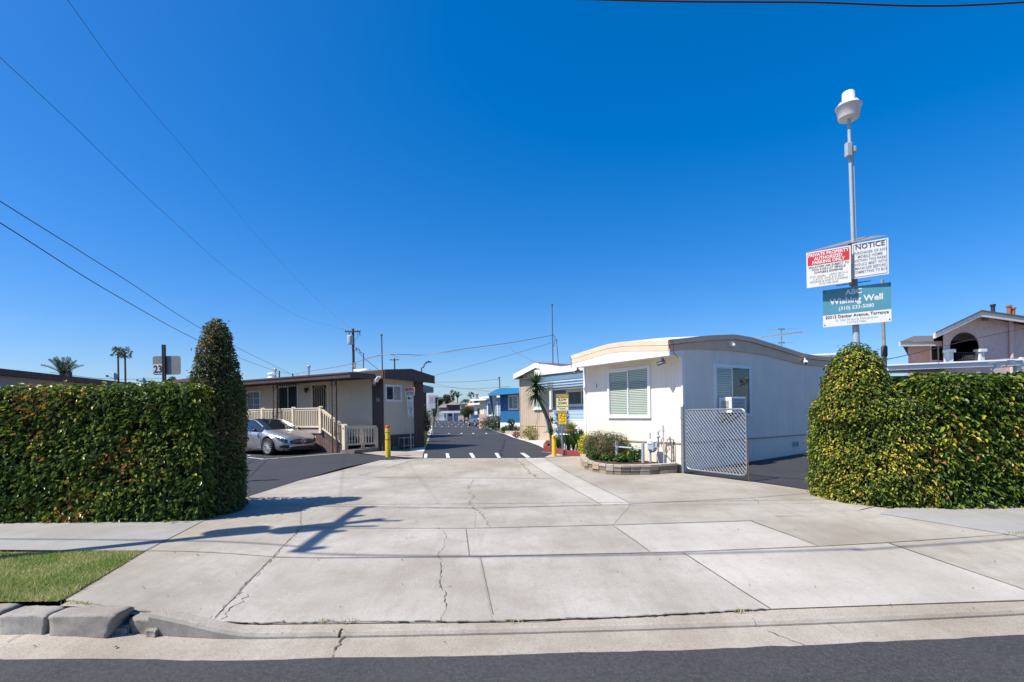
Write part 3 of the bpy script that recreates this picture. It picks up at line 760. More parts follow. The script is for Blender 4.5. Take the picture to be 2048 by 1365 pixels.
for y0, y1 in zip(yy_, yy_[1:]):
    for (fa, fb, o0, o1) in ((lambda t: prof_y(t)+.01, lambda t: prof_y(t)-.13*(1 if t > .4 else .9), .02, .09), (lambda t: prof_y(t)-.14, bot_y, .005, .045)):
        a0, a1, b0, b1 = fa(y0), fa(y1), fb(y0), fb(y1)
        mb.add([(FW+o0, y0, b0), (FW+o0, y1, b1), (FW+o0, y1, a1), (FW+o0, y0, a0), (FW+o1, y0, b0), (FW+o1, y1, b1), (FW+o1, y1, a1), (FW+o1, y0, a0)], [(3, 2, 1, 0), (4, 5, 6, 7), (0, 1, 5, 4), (3, 7, 6, 2)], 0)
mb.build('side_fascia', tanf, H1)
mb = MB(); mb.quad((0, -.545, 2.97), (FW+.03, -.545, 2.97), (FW+.03, 0, 2.97), (0, 0, 2.97)); mb.box(FW-.02, FW+.02, -.56, -.005, 2.95, 3.12)
mb.build('soffit', white, H1)
mb = MB()   # wall up to the arch on the side
pts = [(0, 3.0)]+[(t, prof_y(t)-.05) for t in (0, 1, 2.3, 3.2, 5, 6.3, 7.5, 12.5)]+[(12.5, 3.0)]
mb.prism(pts, FW-.05, FW+.003, 0, 'yz'); mb.build('gable_wall', offw, H1)
s0, z1 = face(A, FD, 1216, 740.3); s1, z0 = face(A, FD, 1303, 837)
window(H1, PF, s0, s1, 1.30, 2.82, .09, .5, blind=True)
window(H1, PR, 1.35, 3.21, 1.30, 2.82, .09, .46, blind=(0, .46), dark=M('dim_room', (.03, .075, .06), .8))
window(H1, PR, 7.4, 8.8, 1.55, 2.72, .08, .5)
number(H1, PF, *face(A, FD, 1194, 776), '1', .13, ink)
mb = MB()
for px, py in ((1590, 889), (1441, 894)):
    s, z = face(B, SD, px, py); s0_ = s-.2
    mb.box(FW+.002, FW+.02, s0_, s0_+.42, z-.09, z+.09, 0)
    for k in range(3): mb.box(FW+.02, FW+.024, s0_+.03+k*.13, s0_+.13+k*.13, z-.06, z+.06, 1)
mb.build('vent_cover', [M('vent_blue', (.40, .45, .50), .5), M('vent_dark', (.22, .26, .32), .6)], H1)
def camera_part(root, p, d, col, s=1):
    mb = MB(); p = Vector(p); d = Vector(d).normalized()
    mb.tube([p+Vector((0, 0, .12*s)), p+Vector((0, 0, .02*s))], .028*s, 8); mb.tube([p-d*.07*s, p+d*.11*s], .045*s, 12); mb.tube([p+d*.11*s, p+d*.125*s], .034*s, 12, 1)
    mb.bar(p-d*.06*s+Vector((0, 0, .048*s)), p+d*.15*s+Vector((0, 0, .05*s)), .1*s, .008*s)
    return mb.build('security_camera', [col, glassd], root)
camera_part(H1, (FW-.32, -.42, 2.80), (-.75, -.55, -.3), M('camera_grey', (.20, .21, .23), .4, metal=.3), 1.15)
camera_part(H1, (.10, -.38, 2.82), (-.8, -.5, -.3), MATS['camera_grey'], 1.1)
camera_part(H1, (FW+.13, 6.3, 3.08), (.5, -.6, -.4), white, 1.1)
mb = MB(); mb.box(FW+.045, FW+.12, 2.13, 2.25, 3.36, 3.48); mb.ball((FW+.12, 2.19, 3.38), .05); mb.build('motion_light', white, H1)
mb = MB(); mb.tube([(FW+.12, -.55, 3.36), (FW+.11, -.5, 3.0), (FW+.09, -.3, 2.9)], .008, 5); mb.tube([(.02, -.6, 3.3), (.05, -.59, 2.95)], .008, 5); mb.build('gutter_cord', rust, H1)
# air conditioner in the side window
q = Matrix.Rotation(ang, 4, 'Z') @ Vector((FW, 0, 0)); 
AC = thing('air_conditioner', 'white window air conditioner sticking out above the chain link gate', 'air conditioner', (A.x, A.y, 0), ang)
a0, a1 = 1.53, 2.18
mb = MB(); mb.box(FW+.05, FW+.44, a0, a1+.06, 1.42, 1.86, 0); mb.box(FW+.03, FW+.05, a0-.12, a1+.75, 1.40, 1.90, 1)
mb.build('casing', [white, M('ac_panel', (.42, .45, .47), .5)], AC, bevel=.008)
mb = MB()
for k in range(9): mb.box(FW+.443, FW+.45, a0+.06, a1-.02, 1.47+k*.04, 1.485+k*.04)
for k in range(8): mb.box(FW+.12, FW+.36, a0-.006, a0-.002, 1.50+k*.035, 1.515+k*.035)
mb.box(FW+.052, FW+.056, a1+.12, a1+.68, 1.46, 1.84)
mb.build('louvre', M('louvre_dark', (.09, .10, .11), .5), AC)
mb = MB(); mb.bar((FW+.42, a0+.1, 1.40), (FW+.02, a0+.1, 1.13), .03, .03); mb.bar((FW+.42, a1-.1, 1.40), (FW+.02, a1-.1, 1.13), .03, .03); mb.box(FW+.02, FW+.42, a0+.08, a0+.12, 1.385, 1.415); mb.box(FW+.02, FW+.42, a1-.12, a1-.08, 1.385, 1.415)
mb.build('bracket', darkm, AC)
# TV antenna behind the roof
p = W(1563, 692, 19.0)
AN = thing('tv_antenna', 'many-armed television antenna on a mast above the number 1 roof', 'antenna', (p.x, p.y, 3.3))
z0_ = p.z-3.3; mb = MB(); mb.tube([(0, 0, -.3), (0, 0, z0_+.62)], .02, 6); mb.build('mast', galv, AN)
mb = MB(); mb.tube([(-.75, 0, z0_+.33), (.75, -.1, z0_+.50)], .014, 5)
for k in range(9):
    t = -.7+k*.17; l = .95-abs(k-1)*.09; zz = z0_+.415+t*.11; mb.tube([(t-l*.8, l*.35, zz), (t+l*.8, -l*.35, zz+.01)], .006, 4)
for dz in (.1, .62): mb.tube([(-.55, 0, z0_+dz), (.6, 0, z0_+dz+.02)], .006, 4); mb.box(-.12, .12, -.03, .03, z0_+dz-.02, z0_+dz+.04)
mb.build('antenna_arm', galv, AN)
# white metal awning roof behind
O2 = W(1602, 711, 24)
CP = thing('patio_cover', 'ribbed white metal awning roof behind the off white home', 'patio cover', (O2.x, O2.y, 0), R(-20))
mb = MB(); zt = O2.z
for k in range(17): mb.prism([(k*.12, zt), (k*.12+.05, zt+.04), (k*.12+.10, zt), (k*.12+.11, zt-.04), (k*.12, zt-.04)], 0, 3, 0, 'xz')
mb.build('roof', M('awning_white', (.66, .70, .74), .5), CP)
mb = MB(); [mb.box(x, x+.08, .02, .10, 0, zt-.045) for x in (.1, 1.8)]; mb.build('post', white, CP)

# ---- generic far mobile home
def frame_at(px, Y, d=(.561, -.828)):
    x = ray(px, 830)[0]*Y; return Vector((x, Y)), math.atan2(d[1], d[0])
skirtw = M('white_skirt', (.74, .75, .74), .6, .05, 3, lap=.2)

# house 2: light blue with awning fascia and slanted fin
O, a2 = frame_at(1105, 20.0)
H2 = thing('mobile_home', 'light blue mobile home number 2 with white slanted awning brace behind the caution sign', 'mobile home', (O.x, O.y, 0), a2)
steel = M('steel_blue', (.15, .24, .33), .55, .08, 3); ltb = M('light_blue_siding', (.35, .47, .58), .5, .06, 3, lap=.13)
P2_ = wallmap('front')
mb = MB(); mb.box(0, 4, 0, 10, 1.23, 1.72, 1); mb.box(0.002, 3.998, .002, 10, 1.72, 3.1, 0); mb.box(-.004, 4.004, -.004, 10, -.02, 1.23, 2)
mb.build('wall', [steel, ltb, skirtw], H2)
mb = MB(); mb.box(-.35, 4.2, -.55, 10, 3.12, 3.2, 0); mb.box(-.35, 4.2, -.60, -.551, 2.98, 3.21, 0); mb.box(-.37, -.351, -.60, 10, 3.0, 3.21)
mb.build('roof', white, H2)
mb = MB()
mb.box(-.2, 4.1, -.54, -.50, 2.72, 2.98, 0)
for k in range(3): mb.prism([(-.54, 2.70-k*.10), (-.59, 2.68-k*.10), (-.59, 2.645-k*.10), (-.54, 2.61-k*.10)], -.2, 4.1, 1, 'yz')
mb.box(-.2, 4.1, -.54, -.0, 2.37, 2.40, 2)
mb.build('awning_fascia', [steel, ltb, white], H2)
mb = MB(); mb.prism([(-.56, 2.98), (-.54, 2.35), (-.06, .68), (-.005, .66), (-.005, 2.98)], -.26, -.20, 0, 'yz'); mb.build('awning_brace', white, H2)
s0, z1 = face(O, (.561, -.828), 1134, 779); s1, _ = face(O, (.561, -.828), 1180, 779)
window(H2, P2_, s0, s1+.3, 1.72, 2.36, .07, .55, dark=M('green_room', (.03, .09, .07), .6), curtain=(0, .5, M('curtain_grey', (.22, .25, .30), .8)))
number(H2, P2_, *face(O, (.561, -.828), 1135.5, 827), '2', .16, ink)
# house 3: beige gable
O, a3 = frame_at(1040.5, 28.5)
H3 = thing('mobile_home', 'beige mobile home with white gable fascia behind the leaning yucca', 'mobile home', (O.x, O.y, 0), a3)
beige = M('beige_siding', (.52, .42, .31), .65, .06, 2, grooves=.2)
mb = MB(); mb.box(0, 4.4, 0, 11, -.02, 3.45, 0); mb.prism([(0, 3.44), (4.4, 3.44), (4.4, 3.5), (1.9, 4.0), (0, 3.52)], 0.003, .2, 0, 'xz'); mb.build('wall', beige, H3)
mb = MB()
for (x0, za, x1, zb) in ((-.12, 3.76, 1.9, 4.22), (1.9, 4.22, 4.7, 3.72)):
    mb.add([(x0, -.3, za), (x1, -.3, zb), (x1, 11, zb), (x0, 11, za), (x0, -.3, za-.05), (x1, -.3, zb-.05), (x1, 11, zb-.05), (x0, 11, za-.05)], [(0, 1, 2, 3), (7, 6, 5, 4), (0, 4, 5, 1), (1, 5, 6, 2), (2, 6, 7, 3), (3, 7, 4, 0)], 0)
mb.build('roof', shingle, H3)
mb = MB()
for (x0, za, x1, zb) in ((-.14, 3.72, 1.9, 4.18), (1.9, 4.18, 4.7, 3.68)):
    mb.add([(x0, -.34, za), (x1, -.34, zb), (x1, -.34, zb-.28), (x0, -.34, za-.28), (x0, -.3, za), (x1, -.3, zb), (x1, -.3, zb-.28), (x0, -.3, za-.28)], [(0, 1, 2, 3), (7, 6, 5, 4), (0, 4, 5, 1), (2, 6, 7, 3), (0, 3, 7, 4), (1, 5, 6, 2)], 0)
mb.quad((-.12, -.3, 3.42), (4.6, -.3, 3.42), (4.6, 0, 3.42), (-.12, 0, 3.42)); mb.box(-.16, -.12, -.32, 11, 3.42, 3.70)
mb.build('fascia', white, H3)
s0, z1 = face(O, (.561, -.828), 1069, 793); s1, z0 = face(O, (.561, -.828), 1092, 822)
window(H3, P2_, s0, s0+1.5, 1.72, 2.85, .1, None, blind=True, sill=True)
mb = MB(); mb.box(-.01, 4.4, -.02, -.004, .78, .82); mb.box(-.02, .06, -.02, -.003, 0, 3.45); mb.build('trim', beige, H3)
# house 4: deep blue
O, a4 = frame_at(1001, 41)
H4 = thing('mobile_home', 'deep blue mobile home with arched blue roof and white skirt', 'mobile home', (O.x, O.y, 0), a4)
blue = M('deep_blue', (.015, .13, .30), .5, .08, 2, grooves=.25); bluer = M('blue_roof', (.03, .20, .40), .45, .1, 2)
mb = MB(); mb.box(0, 3.6, 0, 10, .75, 3.0, 0); mb.box(-.02, 3.62, -.02, 10, -.02, .75, 1); mb.build('wall', [blue, white], H4)
mb = MB(); n = 12; pr = [(-.45+4.5*i/n, 3.12+.38*math.sin(math.pi*i/n)) for i in range(n+1)]
mb.prism(pr+[(4.05, 2.98), (-.45, 2.98)], -.9, 10, 0, 'xz'); mb.build('roof', bluer, H4)
mb = MB(); mb.prism([(-.88, 2.97), (-.5, 1.3), (-.42, 1.3), (-.60, 2.97)], -.38, -.33, 0, 'yz'); mb.prism([(-.60, 2.97), (-.42, 1.3), (-.12, 2.97)], -.379, -.331, 1, 'yz'); mb.build('awning_brace', [bluer, white], H4)
s0, z1 = face(O, (.561, -.828), 1017, 791); s1, z0 = face(O, (.561, -.828), 1038, 820)
window(H4, P2_, s0, s1, z0, z1, .12, .45, grid=True, dark=M('curtain_lilac', (.25, .25, .30), .8), name='window')
# house 5: pale grey blue with big window
O, a5 = frame_at(973, 48)
H5 = thing('mobile_home', 'pale grey blue mobile home with big sliding window and flat white roof', 'mobile home', (O.x, O.y, 0), a5)
mb = MB(); mb.box(0, 3.4, 0, 10, -.02, 2.9, 0); mb.build('wall', M('grey_blue_siding', (.28, .36, .46), .55, .05, 3, lap=.3), H5)
mb = MB(); mb.box(-.5, 3.6, -.5, 10, 2.95, 3.12); mb.box(.2, 3.6, .2, 10, 3.13, 3.5); mb.build('roof', white, H5)
window(H5, P2_, .25, 2.1, 1.25, 2.62, .12, .45, grid=False, curtain=(.5, 1, M('curtain_pale', (.45, .50, .42), .8)))
# house 6: cream
O, a6 = frame_at(959.5, 56)
H6 = thing('mobile_home', 'pale cream mobile home with small window and pink slump-block pillar in front', 'mobile home', (O.x, O.y, 0), a6)
mb = MB(); mb.box(0, 3, 0, 10, -.02, 2.9, 0); mb.build('wall', M('cream_wall', (.66, .58, .40), .6, .05), H6)
mb = MB(); mb.box(-.8, 3.4, -.7, 10, 2.95, 3.15); mb.build('roof', white, H6)
window(H6, P2_, .9, 1.9, 1.2, 2.3, .15, None, blind=True)
O, a7 = frame_at(948.5, 76)
H7 = thing('mobile_home', 'small white mobile home with dark door behind the round green tree', 'mobile home', (O.x, O.y, 0), a7)
mb = MB(); mb.box(0, 3, 0, 10, -.02, 2.8, 0); mb.build('wall', M('whitish_wall', (.62, .64, .62), .6, .05), H7)
mb = MB(); mb.box(-.6, 3.4, -.7, 10, 2.85, 3.1); mb.build('roof', white, H7)
mb = MB(); mb.box(1.0, 1.7, -.03, -.002, .3, 2.3); mb.build('door', ink, H7)
pk = W(968, 840, 50)
mb = MB(); mb.box(-1.0, 1.0, 0, .3, 0, 1.45)
tag(mb.build('block_wall', M('pink_block', (.45, .31, .26), .8, .2, 8, bmp=.5), loc=(pk.x, 50, 0), rotz=a5), 'short pink block wall beside the orange marker post', 'wall')

# ---- house 36 (left, cream with brown trim, porch)
C6 = Vector((-5.39, 20.8)); D6 = Vector((.866, -.5)); L6 = 14.0
org = C6-D6*L6; a36 = R(-30)
H36 = thing('mobile_home', 'cream mobile home number 36 with dark brown trim and fascia left of the lane', 'mobile home', (org.x, org.y, 0), a36)
E = L6; PE = wallmap('right', E); EW = 2.55
mb = MB(); mb.box(0, E, 0, EW, .60, 3.05, 0); mb.box(-.004, E-.02, .02, EW-.02, -.02, .60, 1); mb.build('wall', [trail, brown], H36)
mb = MB(); mb.box(E-.55, E+.03, -.03, -.004, -.02, 3.0); mb.box(E+.004, E+.03, -.002, .05, .0, 3.0); mb.box(E+.004, E+.03, EW-.58, EW+.03, .0, 3.0); mb.box(E+.004, E+.04, .05, EW-.58, .55, .66)
mb.box(E+.004, E+.03, .05, EW-.58, 0, .55)
mb.build('brown_trim', brown, H36)
# end fascia, peaked, and roof
mb = MB(); pk_ = [(-.30, 3.00), (EW+.35, 2.93), (EW+.35, 3.27), (EW*.52, 3.50), (-.30, 3.36)]
mb.prism(pk_, E+.40, E+.46, 0, 'yz'); mb.build('end_fascia', brown, H36)
mb = MB(); mb.prism([(-.30, 3.34), (EW*.52, 3.48), (EW+.35, 3.25), (EW+.35, 3.10), (-.30, 3.10)], -.3, E+.40, 0, 'yz')
mb.build('roof', M('roof_grey', (.42, .40, .38), .8, .2, 3), H36)
mb = MB(); mb.quad((-.3, -.3, 3.04), (E+.4, -.3, 3.04), (E+.4, EW+.3, 3.04), (-.3, EW+.3, 3.04)); mb.box(0, E+.4, -.33, -.301, 3.02, 3.35); mb.build('eave', brownp, H36)
mb = MB(); pd = 1.6   # porch canopy
mb.box(0, E-.1, -pd, -.34, 3.08, 3.13, 0); mb.box(0, E-.1, -pd-.04, -pd, 2.99, 3.20, 0); mb.box(E-.1, E-.06, -pd-.04, -.34, 2.99, 3.20, 0); mb.box(0, E-.1, -pd-.07, -pd-.04, 3.14, 3.20, 0)
mb.build('porch_roof', brownp, H36)
# windows and door, long side; positions by s measured from the left end
def sx(px, d=0):
    o2 = org-Vector((.5, .866))*d; return face(o2, D6, px, 800)[0]
def fz(px, py, d=0):
    o2 = org-Vector((.5, .866))*d; return face(o2, D6, px, py)
PF6 = wallmap('front')
s1, zt = fz(522, 781); s0 = s1-1.9; zb = fz(522, 820)[1]
window(H36, PF6, s0, s1, zt-1.1, zt, .07, .42, grid=True, dark=M('dim', (.02, .022, .025)), curtain=(.45, 1, M('curtain_white', (.45, .48, .5), .8)))
s0, zt = fz(557, 773); s1, _ = fz(597, 773)
window(H36, PF6, s0, s1, zt-1.2, zt, .06, .5, bars=True)
# door
s0, zt = fz(623, 766); s1, _ = fz(658, 764)
mb = MB(); mb.box(s0, s1, -.05, -.002, .95, zt+.02); dr = mb.build('door', tancream, H36)
mb = MB(); mb.box(s0+.12, s1-.12, -.056, -.051, 1.05, zt-.15)
mb.build('door_screen', inner, dr)
mb = MB(); cx = (s0+s1)/2; w_ = (s1-s0)/2-.12
for k in range(7): x = s0+.16+k*(s1-s0-.32)/6; mb.box(x-.008, x+.008, -.075, -.06, 1.05, zt-.2-.12*((x-cx)/w_)**2)
mb.tube([(cx+w_*math.cos(t*math.pi/10), -.07, zt-.42+.25*math.sin(t*math.pi/10)) for t in range(11)], .012, 5); mb.box(s0+.1, s1-.1, -.08, -.06, 1.75, 1.80)
mb.build('security_grille', tancream, dr)
s, z = fz(616, 781); mb = MB(); mb.box(s-.03, s+.03, -.1, -.003, z-.02, z+.1); mb.lathe([(.03, .1), (.08, .08), (.06, -.1), (.02, -.13)], (s, -.12, z), 6); mb.build('wall_lamp', darkm, H36)
s0, z1 = face(C6, (.5, .866), 768, 769); s1, z0 = face(C6, (.5, .866), 802, 804)
window(H36, PE, s0+.03, s1, z0, z1, .07, .5, curtain=(.5, 1, M('crumpled', (.55, .56, .58), .7)))
s, z = face(C6, (.5, .866), 758, 800); t = MB(); text(t, '36', 0, 0, .17, 0, 0, .02); ns, nz_ = fz(757, 804)
t.v = [(ns+v[0], -.036, nz_+v[2]+.0) for v in t.v]; t.build('house_number', M('num_tan', (.35, .28, .2)), H36)
mb = MB(); mb.box(E+.02, E+.10, -.45, -.30, 2.86, 2.93); mb.bar((E+.02, -.36, 2.9), (E+.30, -.46, 3.06), .16, .05); mb.build('flood_light', whitem, H36)
camera_part(H36, (E-.1, -.34, 2.82), (.6, -.6, -.4), white, 1.2)
# roof vents and pipes
for px, py0, py1, kind, lab in ((541, 738, 755, 'v', 'white mushroom roof vent on the number 36 roof, left one'), (710, 737, 744, 'v2', None), (725, 735, 744, 'v2', None)):
    s_, _ = fz(px, 745, -1.0); mb = MB(); z_ = 3.42
    if kind == 'v': mb.lathe([(.10, 0), (.10, .16), (.22, .18), (.24, .24), (.2, .28), (.13, .3), (.13, .36), (.23, .38), (.23, .46), (.02, .5)], (s_, 1.1, z_-.1), 14)
    else: mb.lathe([(.12, 0), (.12, .08), (.22, .1), (.22, .2), (.02, .22)], (s_, 1.2, z_), 12)
    mb.build('roof_vent', white, H36)
mb = MB(); s_, _ = fz(725, 740, -1.2); mb.box(s_-.18, s_+.1, 1.0, 1.3, 3.45, 3.62); mb.lathe([(.12, 0), (.12, .12)], (s_+.2, 1.15, 3.5), 10, axis='x'); mb.build('roof_vent', white, H36)
for px, py in ((547, 730), (614, 732)):
    s_, zt_ = fz(px, py, -1.2); mb = MB(); mb.tube([(s_, 1.3, 3.4), (s_, 1.3, 3.95)], .045, 8); mb.lathe([(.07, 0), (.09, .05), (.09, .1), (.02, .12)], (s_, 1.3, 3.93), 10); mb.build('flue_pipe', galv, H36)
for px, py in ((555, 731), (582, 742)):
    s_, zt_ = fz(px, py, -1.5); mb = MB(); mb.tube([(s_, 1.6, 3.3), (s_, 1.6, 3.95 if px == 555 else 3.75)], .035, 6); mb.build('flue_pipe', darkm, H36)

# porch deck, stairs and railings: stand on the ground beside the home
DK = thing('porch_deck', 'raised porch deck with cream railing, brown skirting and stairs', 'porch', (org.x, org.y, 0), a36)
dd = 1.2; s_end = L6-2.2; s_bot = L6-.81; ZT = 1.84; ZF = .92
mb = MB(); mb.box(2, s_end, -dd-.05, -.02, ZF-.05, ZF, 0); mb.box(2, s_end+.02, -dd-.08, -dd-.05, ZF-.14, ZF+.0, 0); mb.build('deck_floor', M('deck_grey', (.35, .30, .28), .7, .2), DK)
mb = MB(); x = 2
while x < s_bot-.25: mb.box(x, x+.13, -dd-.035-.01*random.random(), -dd-.015, .0, min(ZF-.15, .1+(s_bot-x)*.6 if x > s_end else 9)); x += .14
mb.build('skirting', M('brown_boards', (.14, .095, .085), .75, .3, 6), DK)
def rail(p, q, zb0, zt0, zb1, zt1, name='railing', sp=.115, post0=True, post1=True, parent=DK):
    p, q = Vector(p), Vector(q); L_ = (q-p).length; d = (q-p)/L_; mb = MB()
    mb.bar((*p, zt0), (*q, zt1), .09, .04); mb.bar((*p, zb0), (*q, zb1), .04, .07)
    mb.bar((*p, zt0-.06), (*q, zt1-.06), .03, .07)
    n = int(L_/sp)
    for k in range(1, n):
        t = k/n; a = p+(q-p)*t; z0, z1 = zb0+(zb1-zb0)*t, zt0+(zt1-zt0)*t; mb.bar((*a, z0-.03), (*a, z1-.02), .04, .035, up=(d.x, d.y, 0))
    return mb.build(name, tancream, parent)
yd = -dd-.1
rail((2, yd), (s_end, yd), 1.06, ZT, 1.06, ZT)
mb_ = [];
for x in (s_end, s_end-1.75, s_end-3.9, s_end-6.2): 
    mb = MB(); mb.box(x-.06, x+.06, yd-.06, yd+.06, ZF-.12, ZT+.03); mb.prism([(x-.07, ZT+.03), (x+.07, ZT+.03), (x, ZT+.08)], yd-.07, yd+.07, 0, 'xz'); mb.build('rail_post', tancream, DK)
rail((s_end+.06, yd), (s_bot, yd), 1.0, ZT-.06, .32, 1.08)
mb = MB(); mb.box(s_bot-.06, s_bot+.10, yd-.08, yd+.08, .14, 1.12); mb.prism([(s_bot-.06, 1.12), (s_bot+.1, 1.12), (s_bot+.02, 1.17)], yd-.08, yd+.08, 0, 'xz'); np_ = mb.build('newel_post', tancream, DK)
mb = MB(); mb.lathe([(.035, 0), (.03, .015), (.001, .02)], (0, 0, 0), 10, axis='y'); mb.v = [(v[0]+s_bot+.02, yd-.08-v[1], v[2]+1.0) for v in mb.v]; mb.build('red_reflector', redp, DK)
rail((s_bot+.1, yd), (L6-.25, -.10), .34, 1.06, .34, 1.06)
mb = MB(); mb.box(L6-.60, L6-.50, -.62, -.52, .14, 1.0); mb.box(L6-.30, L6-.2, -.16, -.06, .14, 1.0); mb.build('rail_post', tancream, DK)
mb = MB()
for k in range(5): x = s_end+k*(s_bot-s_end)/5; mb.box(x, x+.32, -dd, -.1, ZF-.16*(k+1)-.04, ZF-.16*(k+1), 0)
mb.bar((s_end, -dd-.03, ZF-.1), (s_bot-.05, -dd-.03, .1), .04, .22, 0); mb.build('stairs', M('stair_brown', (.09, .06, .055), .8), DK)
mb = MB(); mb.box(s_bot-.12, L6-.15, -dd-.2, -.03, -.02, .14); mb.build('landing', M('landing_brown', (.16, .13, .12), .8, .3), DK)
# canopy posts (paired uprights with scroll ironwork)
def porch_post(px):
    s_, _ = fz(px, 800, 1.45); mb = MB()
    mb.box(s_-.03, s_+.03, -1.48, -1.42, 0, 3.0); mb.box(s_-.27, s_-.23, -1.47, -1.43, 0, 3.0)
    for zz in (.6, 1.4, 2.3): mb.tube([(s_-.13+.08*math.sin(t*.7), -1.45, zz+t*.035-.2) for t in range(12)], .009, 4); mb.tube([(s_-.13-.06*math.cos(t*.7), -1.45, zz+t*.03-.1) for t in range(10)], .008, 4)
    for zz in (.3, 1.0, 1.9, 2.7): mb.box(s_-.23, s_-.03, -1.46, -1.44, zz, zz+.02)
    return mb.build('canopy_post', brownp, H36)
porch_post(672); porch_post(554)
# items on the ground by the end wall (dim)
q0 = C6+Vector((.5, .866))*.9+D6*.35
SH = thing('wire_rack', 'small grey wire shelf rack against the brown skirting of number 36', 'rack', (q0.x, q0.y, 0), R(60))
mb = MB()
for x in (0, .6):
    for y in (0, .3): mb.tube([(x, y, 0), (x, y, .55)], .012, 5)
mb.build('rack_leg', greypaint, SH); mb = MB(); [mb.box(-.02, .62, -.02, .32, z, z+.02) for z in (.15, .5)]; mb.build('shelf', greypaint, SH)
q1 = C6+Vector((.5, .866))*.45+D6*.3
mb = MB(); mb.tube([(.16*math.cos(t*.524)*(1+.02*k), .16*math.sin(t*.524), .05+k*.03) for k in range(5) for t in range(12)], .014, 5); mb.tube([(-.1, 0, .2), (-.1, .02, .5), (.1, .02, .5), (.1, 0, .2)], .012, 5)
tag(mb.build('garden_hose', M('hose_green', (.03, .10, .09), .5), loc=(q1.x, q1.y, 0)), 'dark green garden hose coiled against the brown skirting', 'hose')

